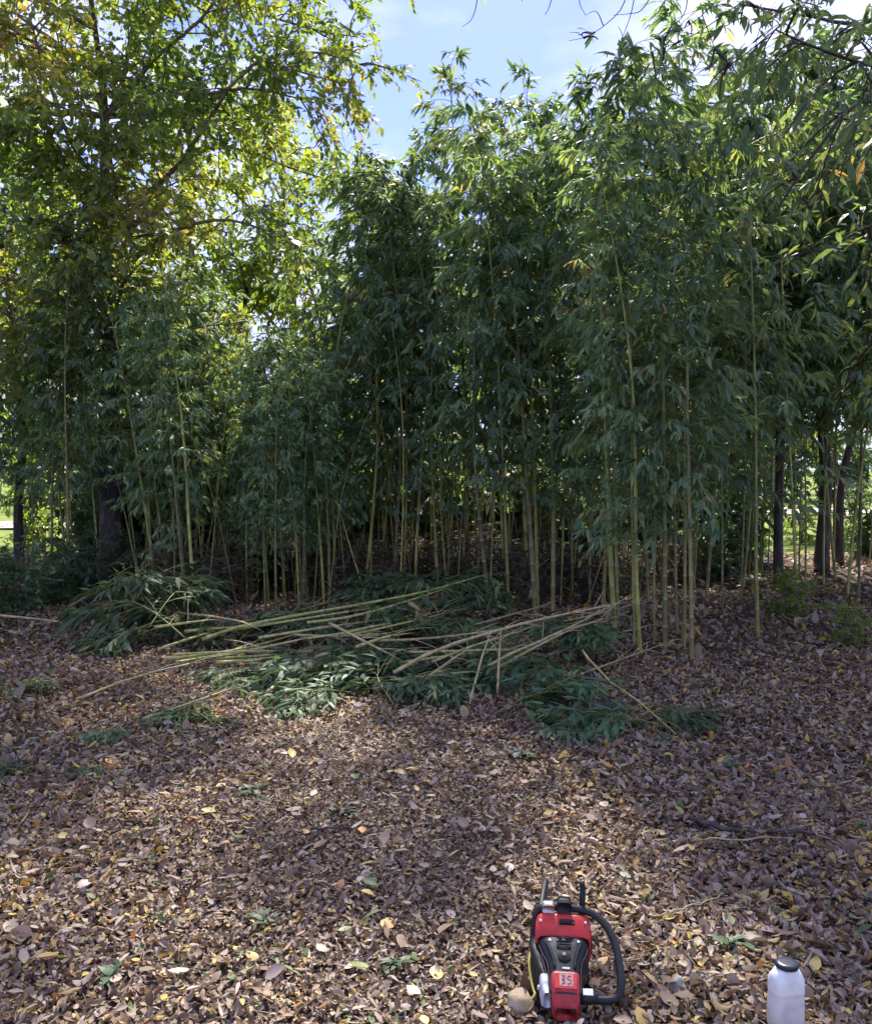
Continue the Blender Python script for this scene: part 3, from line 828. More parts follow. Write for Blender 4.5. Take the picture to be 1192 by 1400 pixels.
for i, (bx, by, ux, uy, w, lb) in enumerate(HERO):
    b = at_z(bx, by, 0); b.z = float(ground_z(b.x, b.y)) - .03
    u = at_y(ux, uy, b.y)
    lean = math.atan2(u.x - b.x, u.z - b.z)
    rad = w / FPX * b.y * .5
    thin = w < 3.6
    H = top_height(bx, b.y, random.uniform(.80, 1.0) if not thin else random.uniform(.55, .75))
    # lean is undone higher up by the arch, keep the top over the base
    bamboo(b, lean * .85, random.uniform(0, 6.28), H, rad * (1.0 if bx < 830 else .82), i % 12 if bx < 830 else (9, 6, 4, 11)[i % 4], lb, 'bamboo culms along the front of the grove')

BACK = []
for i in range(62):
    for _ in range(30):
        Y = random.uniform(9.9, 13.2)
        px = random.uniform(60, 985)
        if 100 < px < 185: px += 90
        X = (px - 596) / FPX * Y
        if all((X - a) ** 2 + (Y - c) ** 2 > .16 ** 2 for a, c in BACK): break
    BACK.append((X, Y))
    H = top_height(px, Y, random.uniform(.74, 1.0))
    if Y > 13: H = min(H, 7.2)
    bamboo(Vector((X, Y, float(ground_z(X, Y)) - .03)), random.gauss(0, .05), random.uniform(0, 6.28), H, random.choice([.010, .013, .016, .02]), random.randrange(12),
           'bamboo culm in deep shade behind the front row of the grove', 'bamboo culms deep in the grove', random.gauss(0, .05))
for i in range(34):
    Y = random.uniform(9.6, 13.5); px = random.uniform(960, 1330)
    X = (px - 596) / FPX * Y
    H = top_height(px, Y, random.uniform(.7, .95))
    bamboo(Vector((X, Y, float(ground_z(X, Y)) - .03)), random.gauss(0, .06), random.uniform(0, 6.28), H, random.choice([.010, .013, .018]), random.choice([2, 7, 5, 10, 0, 8]),
           'slender bamboo among the dark trunks in front of the sunny lawn', 'bamboo among the dark trunks on the right', random.gauss(0, .06))
for i in range(22):
    Y = random.uniform(10.2, 14); px = random.uniform(-260, 120)
    X = (px - 596) / FPX * Y
    H = random.uniform(3.4, 5.2)
    bamboo(Vector((X, Y, float(ground_z(X, Y)) - .03)), random.gauss(0, .06), random.uniform(0, 6.28), H, random.choice([.010, .013, .018]), random.choice([2, 7, 5, 10, 0]),
           'slender bamboo left of the dark-trunked tree', 'bamboo left of the dark-trunked tree', random.gauss(0, .06))
for i in range(26):
    Y = random.uniform(10.0, 13.0); px = random.uniform(178, 470); X = (px - 596) / FPX * Y
    bamboo(Vector((X, Y, float(ground_z(X, Y)) - .03)), random.gauss(0, .05), random.uniform(0, 6.28), top_height(px, Y, random.uniform(.75, 1.0)), random.choice([.010, .013, .016, .02]), random.randrange(12),
           'bamboo culm behind the front row between the dark-trunked tree and the grove middle', 'bamboo culms left of the grove middle', random.gauss(0, .05))
# bare dead stems in the gloom
for i in range(105):
    Y = random.uniform(9.6, 12); px = random.uniform(185, 960); X = (px - 596) / FPX * Y
    bamboo(Vector((X, Y, float(ground_z(X, Y)) - .03)), random.gauss(0, .12), random.uniform(0, 6.28), random.uniform(1.6, 3.6), random.choice([.006, .008, .010]), random.randrange(12),
           'thin bare stem standing between the thicker bamboo culms', 'dead stems between the culms', random.gauss(0, .12), crown=False)

# ------------------------------------------------------------------ undergrowth shrubs
def shrub_variant(seed, leafmat, H=1.1, n=14, leaf=(.08, .5)):
    random.seed(seed)
    T = TreeBuilder(leafmat, M['twig'], leaf=leaf)
    st = MB()
    for i in range(n):
        az = random.uniform(0, 6.28); r = random.uniform(.1, .6) * H; h = H * random.uniform(.6, 1.1)
        p = spline([(0, 0, -.03), (math.cos(az) * r * .4, math.sin(az) * r * .4, h * .55), (math.cos(az) * r, math.sin(az) * r, h)], 8)
        tubes(st, [p], [np.linspace(.011, .004, 8)], 4, 0)
        T.spray(p, 6, .3 * max(1, H * .8), 4, .2, 6, .03, .35)
    return st.mesh('stem', [M['twig']]), T.finish('crown')
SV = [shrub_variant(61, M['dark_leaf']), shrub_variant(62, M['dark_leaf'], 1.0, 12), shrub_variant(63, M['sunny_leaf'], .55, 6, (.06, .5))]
def shrub(name, v, px, py, s, label, group=None, cat='shrub'):
    b = at_z(px, py, 0)
    root = empty(name, (b.x, b.y, float(ground_z(b.x, b.y))))
    root.scale = (s, s, s); root.rotation_euler.z = random.uniform(0, 6.28)
    tag(root, label, cat, group)
    link('stem', SV[v][0], root); link('crown', SV[v][1], root, kind='stuff')
random.seed(3)
shrub('shrub', 0, 20, 845, .68, 'dark shrub at the left edge above the thin tan stick', 'undergrowth shrubs')
shrub('shrub', 1, 75, 832, .6, 'dark shrub second from the left edge, under the bright gap', 'undergrowth shrubs')
shrub('shrub', 0, 120, 822, .75, 'dark low shrub at the foot of the thick dark trunk', 'undergrowth shrubs')
shrub('shrub', 1, -50, 860, .75, 'dark shrub cut off by the left edge', 'undergrowth shrubs')
shrub('shrub', 1, 165, 800, .7, 'dark shrub right behind the thick dark trunk', 'undergrowth shrubs')
shrub('shrub', 2, 1086, 850, .7, 'sunlit yellow-green sapling between the dark trunks and the tan culm', None, 'sapling')
shrub('shrub', 2, 1168, 885, .55, 'small bright green seedling at the right edge of the leaf floor', None, 'seedling')
shrub('shrub', 1, 590, 775, .8, 'broad-leaved dark shrub behind the bright lone culm at the middle', 'undergrowth shrubs')
shrub('shrub', 0, 975, 800, .8, 'dark shrub under the trees right of the front trio', 'undergrowth shrubs')
shrub('shrub', 1, 1020, 782, .9, 'dark shrub before the lawn right of the grove', 'undergrowth shrubs')

random.seed(41)
SV.append(shrub_variant(64, M['dark_leaf'], 1.7, 20, (.11, .45))); SV.append(shrub_variant(65, M['dark_leaf'], 1.9, 20, (.11, .45)))
for i in range(52):
    Y = random.uniform(13.4, 15.6); px = 150 + i * 16 + random.uniform(-20, 20)
    root = empty('shrub', ((px - 596) / FPX * Y, Y, 0)); s_ = random.uniform(.8, 1.15)
    root.scale = (s_, s_, s_); root.rotation_euler.z = random.uniform(0, 6.28)
    tag(root, 'dark shrub in the thicket closing off the back of the bamboo grove', 'shrub', 'thicket behind the grove')
    v = SV[3 + i % 2]; link('stem', v[0], root); link('crown', v[1], root, kind='stuff')

M['brush_leaf'] = leaf_mat('brush_leaf', [(0, (.05, .036, .026)), (.5, (.095, .07, .05)), (.85, (.15, .105, .07)), (1, (.08, .10, .04))], trans=.15, tcol=(1.2, 1, .7), rough=.6, spec=.2)
SV.append(shrub_variant(66, M['brush_leaf'], .75, 20, (.038, .35))); SV.append(shrub_variant(67, M['brush_leaf'], .6, 18, (.038, .35)))
for i in range(26):
    Y = random.uniform(10.2, 12.6); px = 190 + i * 30 + random.uniform(-14, 14)
    root = empty('brush', ((px - 596) / FPX * Y, Y, 0)); s_ = random.uniform(.7, 1.2)
    root.scale = (s_, s_, s_ * .9); root.rotation_euler.z = random.uniform(0, 6.28)
    tag(root, 'low brown dead brush between the feet of the bamboo culms', 'brush', 'dead brush in the grove')
    v = SV[5 + i % 2]; link('stem', v[0], root); link('crown', v[1], root, kind='stuff')
for i, (px, Y, s_, v, lb) in enumerate(((985, 15.5, 1.0, 2, 'sunlit low bush on the lawn edge nearest the bamboo'), (1030, 16.5, 1.0, 2, 'sunlit bush on the lawn left of the slim dark trunk'), (1095, 18.5, 1.2, 2, 'sunlit bush on the lawn between the two dark trunks'),
        (1165, 17.0, 1.0, 2, 'sunlit bush on the lawn right of the thick dark trunk'), (1200, 14.0, .8, 3, 'dark twiggy bush at the right edge before the lawn'), (60, 16.5, 1.3, 2, 'sunlit bush in the bright gap left of the dark-trunked tree'), (110, 18.0, 1.3, 2, 'second sunlit bush in the left gap, close to the trunk'))):
    root = empty('shrub', ((px - 596) / FPX * Y, Y, 0)); root.scale = (s_, s_, s_); root.rotation_euler.z = i * 1.3
    tag(root, lb, 'shrub', 'bushes at the lawn edge')
    link('stem', SV[v][0], root); link('crown', SV[v][1], root, kind='stuff')
for i in range(22):
    x = -26 + i * 2.5 + random.uniform(-.6, .6); Y = random.uniform(37, 41) + max(0, x) * .25
    root = empty('shrub', (x, Y, 0)); s_ = random.uniform(1.5, 2.2)
    root.scale = (s_, s_, s_); root.rotation_euler.z = random.uniform(0, 6.28)
    tag(root, 'far bush in the row along the gravel track', 'shrub', 'bushes along the far track')
    v = SV[3 + i % 2]; link('stem', v[0], root); link('crown', v[1], root, kind='stuff')

# ------------------------------------------------------------------ cut bamboo heap
def cut_culm(pts, wpx, matk, label, group='cut bamboo culms lying in the heap', crown=0, seed=0, name='cut_bamboo'):
    """pts: list of (px, py, height above ground)"""
    P = [at_z(a, b_, z) for a, b_, z in pts]
    for p in P: p.z += float(ground_z(p.x, p.y))
    b = P[0].copy()
    root = empty(name, (b.x, b.y, float(ground_z(b.x, b.y))))
    o = np.array(root.location)
    path = spline(P, 30) - o
    rs = np.random.default_rng(900 + seed)
    path[:, 2] += np.sin(np.linspace(0, 3.14, 30)) * rs.normal(0, .015)
    rad = wpx / FPX * b.y * .5
    me, nodes, s, Lt = culm_mesh(path, rad, rs, matk, (.2, .3), taper=.55, sides=7)
    link('culm', me, root)
    tag(root, label, 'cut bamboo', group)
    mb = MB(); O, D, L_ = [], [], []
    for nd in nodes:
        f = nd / Lt
        if f < .35: continue
        p = np.array([np.interp(nd, s, path[:, i]) for i in range(3)])
        for k in range(1 + (1 if rs.random() < .4 else 0)):
            d = nrm(path[-1] - path[0]) * .7 + np.array([rs.normal(0, .5), rs.normal(0, .5), rs.uniform(-.1, .5)])
            O.append(p); D.append(nrm(d)); L_.append(rs.uniform(.15, .45))
    if O and crown:
        leafy(mb, O, D, L_, rs, nt=crown, nl=(3, 6))
        link('crown', mb.mesh('crown', [M['cut_leaf'], M['green_twig']]), root, kind='stuff')
    elif O:
        ss = np.linspace(0, 1, 5)[:, None]
        for q, d, l in zip(O, D, L_):
            mb = MB(); tubes(mb, [q + d * ss * l - np.array([0, 0, .2]) * ss ** 2 * l], [np.linspace(.004, .0015, 5)], 4, 0)
            link('branch', mb.mesh('branch', [M['culm_dry']]), root)
    return root

G, Dr = M['culm_cut'], M['culm_dry']
CUT = [
 ([(276, 876, .10), (350, 853, .20), (560, 806, .42), (668, 781, .50)], 6, G, 'longest cut culm, its tip rising towards the middle of the grove', 2),
 ([(300, 866, .12), (440, 838, .28), (520, 822, .34)], 5, G, 'cut culm lying close above the longest one', 1),
 ([(238, 840, .22), (300, 846, .26), (356, 856, .22)], 4, Dr, 'thin tan cut stem sloping down right beside the left leafy heap', 0),
 ([(252, 866, .12), (310, 860, .16), (345, 857, .2)], 5, G, 'short cut culm just right of the left leafy heap', 0),
 ([(226, 904, .04), (300, 893, .10), (440, 866, .22)], 6, G, 'bright cut culm crossing below the longest one', 1),
 ([(296, 905, .06), (360, 895, .10), (432, 884, .16)], 5.5, G, 'cut culm lying parallel under the bright crossing one', 1),
 ([(364, 945, .03), (400, 920, .07), (440, 898, .14)], 6, G, 'short yellow-green cut culm pointing up right at the front of the heap', 0),
 ([(370, 936, .04), (410, 916, .09), (446, 904, .12)], 5, G, 'second yellow-green cut culm beside the short one at the heap front', 0),
 ([(112, 957, .03), (190, 932, .05), (274, 905, .09)], 4.5, Dr, 'pale stick reaching far left out of the heap', 0),
 ([(196, 986, .02), (265, 960, .04), (334, 933, .08)], 5, Dr, 'pale cut stem on the leaves below the far-left stick', 1),
 ([(450, 850, .34), (500, 878, .24), (552, 906, .14)], 5, Dr, 'tan stem crossing the heap downwards to the right', 0),
 ([(462, 866, .22), (500, 858, .26), (534, 848, .30)], 5, G, 'short yellow-green culm above the tan crossing stem', 0),
 ([(486, 884, .18), (530, 872, .22), (566, 862, .26)], 6, G, 'short bright green culm under the tan crossing stem', 0),
 ([(518, 874, .20), (610, 862, .28), (700, 854, .34)], 4, Dr, 'thin tan stem lying nearly level across the middle of the heap', 0),
 ([(538, 922, .10), (600, 890, .22), (697, 856, .36), (770, 840, .40), (858, 824, .42)], 6, Dr, 'long tan dry culm spanning the right half of the heap', 0),
 ([(655, 918, .10), (700, 888, .22), (756, 864, .30), (832, 832, .40)], 5, Dr, 'upper of two tan stems below the long dry culm', 0),
 ([(664, 922, .08), (720, 890, .18), (780, 862, .28), (830, 846, .33)], 5, Dr, 'lower of two tan stems below the long dry culm', 0),
 ([(642, 967, .02), (656, 915, .22), (671, 866, .42)], 4, Dr, 'pale stick propped up steeply at the heap front', 0),
 ([(680, 950, .03), (682, 905, .22), (685, 858, .42)], 4, Dr, 'second pale upright stick beside the steep propped one', 0),
 ([(796, 884, .30), (822, 918, .18), (870, 950, .10), (924, 993, .03)], 3.2, G, 'green stem trailing down right from the heap end', 2),
 ([(0, 842, .20), (70, 852, .16), (142, 866, .10)], 4, Dr, 'thin tan stick in front of the dark shrubs at the left edge', 0),
 ([(590, 905, .10), (650, 880, .22), (720, 858, .30)], 4, Dr, 'thin dry stem tangled under the long dry culm', 0),
 ([(560, 950, .04), (600, 915, .14), (650, 880, .25)], 4, Dr, 'thin dry stem at the heap front left of the propped sticks', 0),
 ([(420, 850, .26), (500, 828, .34), (610, 800, .42)], 4.5, G, 'slim cut culm just under the tip of the longest one', 2),
]
for i, (pts, w, mk, lb, cr) in enumerate(CUT):
    cut_culm([(a, b_, z * 1.12 + .03) for a, b_, z in pts], w * .78, mk, lb, crown=cr, seed=i)

random.seed(51)
for i in range(34):
    px = random.uniform(210, 560) if i < 26 else random.uniform(560, 760); py = random.uniform(850, 950); z = max(.03, (960 - py) / 130 * .3) * random.uniform(.5, 1.2)
    dx = random.uniform(60, 200); dy = -dx * random.uniform(.02, .36)
    cut_culm([(px, py, z), (px + dx * .5, py + dy * .5, z + .05), (px + dx, py + dy, z + random.uniform(0, .1))], random.uniform(2.0, 3.6), Dr if px > 560 else G,
             'thin stripped stem tangled among the leaves of the cut heap', 'thin stems tangled in the cut heap', crown=0, seed=100 + i)

# leafy tops thrown on the heap
def top_variant(seed, L0=.9, n=16):
    rs = np.random.default_rng(seed)
    path = spline([(-L0 / 2, 0, .06), (-.1, rs.normal(0, .06), .20), (.2, rs.normal(0, .06), .24), (L0 / 2, rs.normal(0, .1), .13)], 20)
    mb0 = MB(); tubes(mb0, [path], [np.linspace(.007, .003, 20)], 5, 0)
    mb = MB(); O, D, L_ = [], [], []
    for i in range(n):
        f = rs.uniform(.15, 1); k = min(int(f * 19), 18)
        O.append(path[k]); D.append(nrm(np.array([.6, rs.normal(0, .8), rs.uniform(-.15, .55)]))); L_.append(rs.uniform(.15, .42))
    leafy(mb, O, D, L_, rs, nt=5, nl=(4, 9), leaf=(.08, .17), hang=.6)
    # keep what lies low from sinking under the ground
    for a in mb.v: a[:, 2] = np.maximum(a[:, 2], .012 + .03 * rs.random(len(a)))
    return mb0.mesh('stem', [M['green_twig']]), mb.mesh('crown', [M['cut_leaf'], M['green_twig']])
TV = [top_variant(700 + k) for k in range(6)]
HEAP_L = 'leafy top of cut bamboo lying in the tangle of the cut heap'
TOPS = [  # px, py of its foot, height, scale, yaw, label or None for those alike
 (195, 893, .06, 1.5, 2.6, 'large blue-green leafy top heaped at the left end of the cut pile'),
 (175, 878, .26, 1.4, .4, 'leafy top draped over the left end of the cut pile, uppermost there'),
 (225, 890, .20, 1.2, 1.6, 'leafy top at the left end of the pile, next to the cut culm butts'),
 (150, 900, .0, .55, 4.0, 'low leafy top spilling onto the leaves at the far left of the pile'),
 (560, 850, .26, 1.2, 3.4, 'leafy top hanging under the tip of the longest cut culm'),
 (520, 845, .28, 1.1, 5.6, 'leafy top hanging mid-way along the longest cut culm'),
 (610, 842, .28, 1.1, .6, 'leafy top beneath the rising tip, nearest the standing olive culm'),
 (580, 870, .14, 1.15, 2.2, None), (640, 880, .10, 1.0, 4.2, None), (540, 900, .06, 1.1, 1.0, None), (500, 915, .04, 1.0, 5.0, None),
 (460, 930, .02, 1.1, 3.6, None), (420, 935, .02, .95, .2, None), (380, 945, .0, .75, 2.0, None), (330, 930, .0, .7, 4.4, None), (350, 890, .05, 1.0, 1.2, None),
 (400, 875, .10, 1.0, 5.4, None), (300, 885, .05, .9, 3.0, None), (620, 930, .02, 1.0, .9, None), (700, 925, .03, 1.1, 2.8, None), (590, 950, .0, .9, 4.8, None),
 (520, 955, .0, .95, 1.9, None), (450, 965, .0, .8, 3.9, None), (740, 900, .12, 1.1, 5.9, None), (670, 860, .2, 1.0, 1.4, None),
 (760, 945, .03, 1.1, 2.9, 'pale green leafy top at the right end of the heap front'),
 (805, 905, .16, .9, 4.4, 'leafy top with pale upturned leaves under the tall front culm'),
 (730, 978, .0, .95, .5, 'low leafy top in front of the propped sticks'),
 (850, 1000, .0, .9, 3.3, 'flat leafy top beside the dark branch at the heap end'),
 (905, 985, .0, .65, 6.0, 'rightmost leafy top of the heap, on sunlit leaves'),
 (275, 1000, .0, .6, 2.4, 'leafy scrap on the leaf floor below the pale cut stem'),
 (215, 995, .0, .45, .3, 'smaller leafy scrap left of the one below the pale cut stem'),
 (150, 1010, .0, .4, 5.0, 'faded leafy scrap on the left of the leaf floor'),
 (20, 965, .0, .55, 1.1, 'leafy scrap at the left edge of the leaf floor'),
 (20, 1065, .0, .38, 3.1, 'dark leafy scrap low at the left edge'),
 (130, 1060, .0, .28, 4.1, 'tiny dark leafy scrap in the left of the leaf floor'),
]
for i, (px, py, h, s, yaw, lb) in enumerate(TOPS):
    b = at_z(px, py, 0)
    root = empty('leafy_branch', (b.x, b.y, float(ground_z(b.x, b.y)) + h))
    zs = .95 if i < 3 else .6
    root.scale = (s * .80, s * .80, s * zs); root.rotation_euler = (0, 0, yaw)
    tag(root, lb or HEAP_L, 'cut branch', 'leafy tops on the cut heap')
    v = TV[i % 6]
    link('stem', v[0], root); link('crown', v[1], root, kind='stuff')

# dark dead branch and short log at the right end of the heap
def stick(name, strands, mat, label, cat, sides=6):
    P0 = at_z(*strands[0][0][0]); o = np.array((P0.x, P0.y, float(ground_z(P0.x, P0.y))))
    root = empty(name, o); tag(root, label, cat)
    for k, (pts, r0, r1) in enumerate(strands):
        q = []
        for p in pts:
            w = at_z(*p); w.z += float(ground_z(w.x, w.y)); q.append(np.array(w) - o)
        p = spline(q, 14); rs = np.random.default_rng(len(label) + k)
        p += rs.normal(0, .004, p.shape)
        mb = MB(); tubes(mb, [p], [np.linspace(r0, r1, 14) * rs.uniform(.85, 1.15, 14)], sides, 0)
        link('stem' if k == 0 else 'branch', mb.mesh('stem', [mat]), root)
stick('dead_branch', [([(776, 972, .06), (800, 975, .08), (818, 985, .05), (838, 1022, .015)], .013, .006), ([(815, 980, .06), (806, 962, .12), (818, 948, .18)], .008, .004), ([(800, 975, .08), (785, 955, .14)], .006, .003)], M['bark_light'], 'forked grey dead branch at the right end of the cut heap', 'dead branch')
stick('log', [([(800, 962, .06), (828, 960, .06), (856, 962, .05)], .045, .04)], M['bark_dark'], 'short dark log lying in the leaves at the right end of the heap', 'log', 10)
stick('stick', [([(886, 1256, .03), (935, 1240, .035), (990, 1220, .03)], .004, .003), ([(976, 1212, .03), (990, 1220, .035)], .003, .002)], M['culm_dry'], 'thin pale straw-coloured stick pointing up right behind the white jug', 'stick')
stick('stick', [([(950, 1143, .03), (1020, 1144, .035), (1082, 1145, .03)], .0042, .003)], M['culm_dry'], 'thin pale straight stick lying level on the leaves at right', 'stick')
stick('stick', [([(932, 1110, .03), (990, 1130, .04), (1060, 1137, .03), (1110, 1140, .03)], .012, .006)], M['bark_dark'], 'dark rotten stick just behind the thin pale level stick', 'stick')
stick('stick', [([(425, 1146, .03), (470, 1143, .035), (505, 1140, .03)], .006, .004)], M['bark_dark'], 'short dark twig on the open leaf floor in the middle', 'stick')

# small green weeds in the leaf floor
def weed_variant(seed):
    rs = np.random.default_rng(seed); mb = MB(); n = 14
    az = rs.uniform(0, 6.28, n); el = rs.uniform(.1, .9, n)
    d = np.stack([np.cos(az) * np.cos(el), np.sin(az) * np.cos(el), np.sin(el)], -1)
    ln = rs.uniform(.06, .13, n)
    leaves(mb, np.c_[rs.normal(0, .02, (n, 2)), np.full(n, .015)], d, np.tile([0, 0, 1.], (n, 1)), ln, ln * rs.uniform(.2, .45, n), rs.uniform(.3, .9, n), rs.uniform(0, .4, n), rs.uniform(.0, .6, n), 'oval')
    return mb.mesh('weed', [M['dark_leaf']])
WV = [weed_variant(k) for k in range(5)]
random.seed(17)
WEEDS = [(715, 1040, 1.5, 'pale green weed tuft in the middle of the leaf floor, below the heap'), (998, 1045, 1.2, 'dark green weed clump right of the middle'),
         (1000, 1300, 1.1, 'green weed left of the white jug'), (360, 1270, 1.0, 'green weed above the large orange leaf'), (540, 1330, 1.0, 'green weed left of the red saw'),
         (350, 1100, 1.2, 'flat dark weed patch in the left of the sunlit floor'), (150, 1350, 1.0, 'green weed near the lower left corner'), (470, 1130, 1.0, 'small weed on the sunlit middle strip')]
for i in range(40):
    y = math.sqrt(random.uniform(2.5 ** 2, 8 ** 2)); x = random.uniform(-.5, .5) * y
    WEEDS.append((x, y, random.uniform(.3, .6), None))
for i, (a, b_, s, lb) in enumerate(WEEDS):
    s *= .55
    p = at_z(a, b_, 0) if lb else Vector((a, b_, 0))
    o = link('weed', WV[i % 5]); o.location = (p.x, p.y, float(ground_z(p.x, p.y)) + .015)
    o.scale = (s, s, s * .8); o.rotation_euler.z = random.uniform(0, 6.28)
    tag(o, lb or 'tiny green weed scattered among the fallen leaves', 'weed', 'weeds in the leaf floor')

# ------------------------------------------------------------------ overhanging tree at the right
def right_tree():
    Y = 6.6
    b = Vector((4.7, 6.9, 0)); b.z = float(ground_z(b.x, b.y)) - .05
    root = empty('tree', b); off = np.array(b)
    P = lambda px, py, y=Y: np.array(at_y(px, py, y)) - off
    tag(root, 'tree beyond the right edge whose drooping leafy branches and bare twigs overhang the top right', 'tree')
    link('trunk', trunk_mesh([(0, 0, 0), (.02, 0, 2), (-.08, .05, 4), (-.1, 0, 6.2), (0, 0, 8.6)], .13, .03, M['bark_dark'], 26), root)
    T = TreeBuilder(M['over_leaf'], M['bark_dark'], leaf=(.115, .30), tmpl='oval')
    limbs = [([(-.05, 0, 3.2), P(1330, 200), P(1192, 150 - 15), P(1120, 200), P(1060, 290)], .03, .006, 1),
             ([(-.08, 0, 4.6), P(1300, -40), P(1192, 30), P(1100, 20), P(1010, 5)], .03, .006, 1),
             ([(-.08, 0, 4.2), P(1300, 60, 6.2), P(1210, 90, 6.0), P(1130, 70, 5.9), P(1060, 40, 5.8)], .022, .005, 1),
             ([(-.06, 0, 3.0), P(1330, 330, 7), P(1230, 300, 7.2), P(1150, 330, 7.4), P(1080, 400, 7.5)], .022, .005, 1),
             ([(-.08, 0, 4.0), P(1320, 120, 7.4), P(1220, 180, 7.8), P(1150, 160, 8), P(1080, 140, 8.1)], .022, .005, 1),
             ([(-.04, 0, 2.8), P(1340, 430, 7), P(1250, 430, 7.2), P(1190, 470, 7.4)], .02, .005, 1)]
    for pts, r0, r1, lf in limbs:
        p = T.limb(pts, r0, r1)
        T.spray(p, 9, .55, 4, .3, 5, .35, .55)
    for tip, z0 in (((-1.4, 3.6, 8.7), 5.6), ((-2.4, 4.4, 8.9), 6.0), ((-3.3, 3.4, 8.5), 6.2), ((-3.0, 5.0, 9.4), 6.4), ((-.4, 4.4, 8.6), 6.4), ((-4.2, 4.6, 9.2), 6.8)):  # unseen high limbs, placed above the view to dapple the foreground with shade
        o_ = np.array((-.06, 0, z0)); t_ = np.array(tip)
        p = T.limb([o_, o_ * .6 + t_ * .4 + (0, 0, .35), o_ * .25 + t_ * .75 + (0, 0, .25), t_], .035, .008)
        T.spray(p, 20, .6, 8, .34, 7, .4, .1)
    # bare hanging twigs across the top of the view
    bare = [[P(1192, -60), P(1000, -30), P(860, -25), P(700, -40), P(600, -60)], [P(860, -25), P(850, 10), P(825, 35), P(800, 50), P(778, 55)], [P(1000, -25), P(960, 20), P(930, 40), P(905, 50)],
            [P(870, -20), P(862, 20), P(850, 52)], [P(760, -32), P(752, 5), P(745, 20)], [P(655, -50), P(652, 0), P(645, 25), P(632, 36)], [P(1010, 5), P(960, 40), P(920, 60), P(890, 70)], [P(920, -20), P(900, 15), P(885, 30)],
            [P(825, 35), P(815, 15), P(800, 20)], [P(960, 20), P(975, 60), P(990, 90)], [P(1060, 40, 5.8), P(1010, 80, 5.9), P(985, 95, 5.9)], [P(940, -28), P(938, 10), P(925, 30), P(905, 35)], [P(800, -30), P(792, 0), P(800, 20)], [P(900, -24), P(878, 12), P(860, 18), P(838, 20)], [P(1030, -20), P(1000, 30), P(955, 45), P(925, 42)]]
    for i, pts in enumerate(bare):
        p = T.limb(pts, .012 if i == 0 else .0045, .002, 12, 4)
    for i in (1, 2, 6, 9, 10):
        p = spline(bare[i], 12); T.spray(p, 3, .15, 1, .08, 1, .5, .6)
    link('crown', T.finish('crown', .3), root, kind='stuff')
random.seed(77)
right_tree()

# ------------------------------------------------------------------ chainsaw, jug, stones
def plain(name, col, rough=.4, spec=.5, metal=0, var=.12, scale=40, bump=.06):
    c0 = tuple(x * (1 - var * 2) for x in col); c1 = tuple(min(1, x * (1 + var)) for x in col)
    return surf_mat(name, [(.3, c0), (.7, c1)], scale=scale, rough=rough, spec=spec, metal=metal, bump=bump, bscale=60, dist=.004)
M['red'] = plain('red_plastic', (.62, .035, .03), .38)
M['red_dark'] = plain('red_plastic_worn', (.42, .022, .025), .42, var=.2)
M['black'] = plain('black_plastic', (.014, .016, .022), .5, spec=.3)
M['blackr'] = plain('black_rubber', (.012, .012, .014), .6)
M['steel'] = plain('steel', (.55, .56, .58), .35, metal=.8)
M['pale'] = plain('pale_metal', (.62, .66, .70), .45, metal=.1)
M['yellow'] = plain('yellow_cord', (.60, .50, .10), .7)
M['labelp'] = plain('label_print', (.56, .31, .28), .5, var=.25, scale=120)

def loft(mb, secs, mat=0, n=16, cap=True):
    """secs: (y, cx, z0, z1, halfwidth, roundness)"""
    V = []
    for (y, cx, z0, z1, hw, rn) in secs:
        cz, hh = (z0 + z1) / 2, (z1 - z0) / 2
        for k in range(n * 2):
            a = k * math.pi / n
            c, s = math.cos(a), math.sin(a); e = 2 / rn
            V.append((cx + hw * math.copysign(abs(c) ** e, c), y, cz + hh * math.copysign(abs(s) ** e, s)))
    m = n * 2
    i = np.arange(len(secs) * m).reshape(-1, m)
    q = np.stack([i[:-1], np.roll(i, -1, 1)[:-1], np.roll(i, -1, 1)[1:], i[1:]], -1).reshape(-1, 4)
    f = [q]
    if cap: f += [i[0][None, :], i[-1][None, ::-1]]
    mb.add(V, f, mat)

def lathe(mb, c, axis, prof, n=16, mat=0):
    """prof: (distance along axis, radius)"""
    ax = Vector(axis).normalized(); a = ax.orthogonal().normalized(); b = ax.cross(a)
    V = []
    for d, r in prof:
        for k in range(n):
            t = 2 * math.pi * k / n
            V.append(tuple(Vector(c) + ax * d + (a * math.cos(t) + b * math.sin(t)) * r))
    i = np.arange(len(prof) * n).reshape(-1, n)
    q = np.stack([i[:-1], np.roll(i, -1, 1)[:-1], np.roll(i, -1, 1)[1:], i[1:]], -1).reshape(-1, 4)
    mb.add(V, [q, i[0][None, ::-1], i[-1][None, :]], mat)

def bevel_obj(o, w=.004, seg=2):
    md = o.modifiers.new('bevel', 'BEVEL'); md.width = w; md.segments = seg; md.limit_method = 'ANGLE'; md.angle_limit = R(40)

def boxm(mb, c, size, rot=None, mat=0):
    s = np.array([(x, y, z) for x in (-.5, .5) for y in (-.5, .5) for z in (-.5, .5)]) * np.array(size)
    if rot is not None: s = s @ np.array(rot.to_matrix()).T
    mb.add(s + np.array(c), [np.array([(0, 1, 3, 2), (4, 6, 7, 5), (0, 4, 5, 1), (2, 3, 7, 6), (0, 2, 6, 4), (1, 5, 7, 3)])], mat, smooth=False)

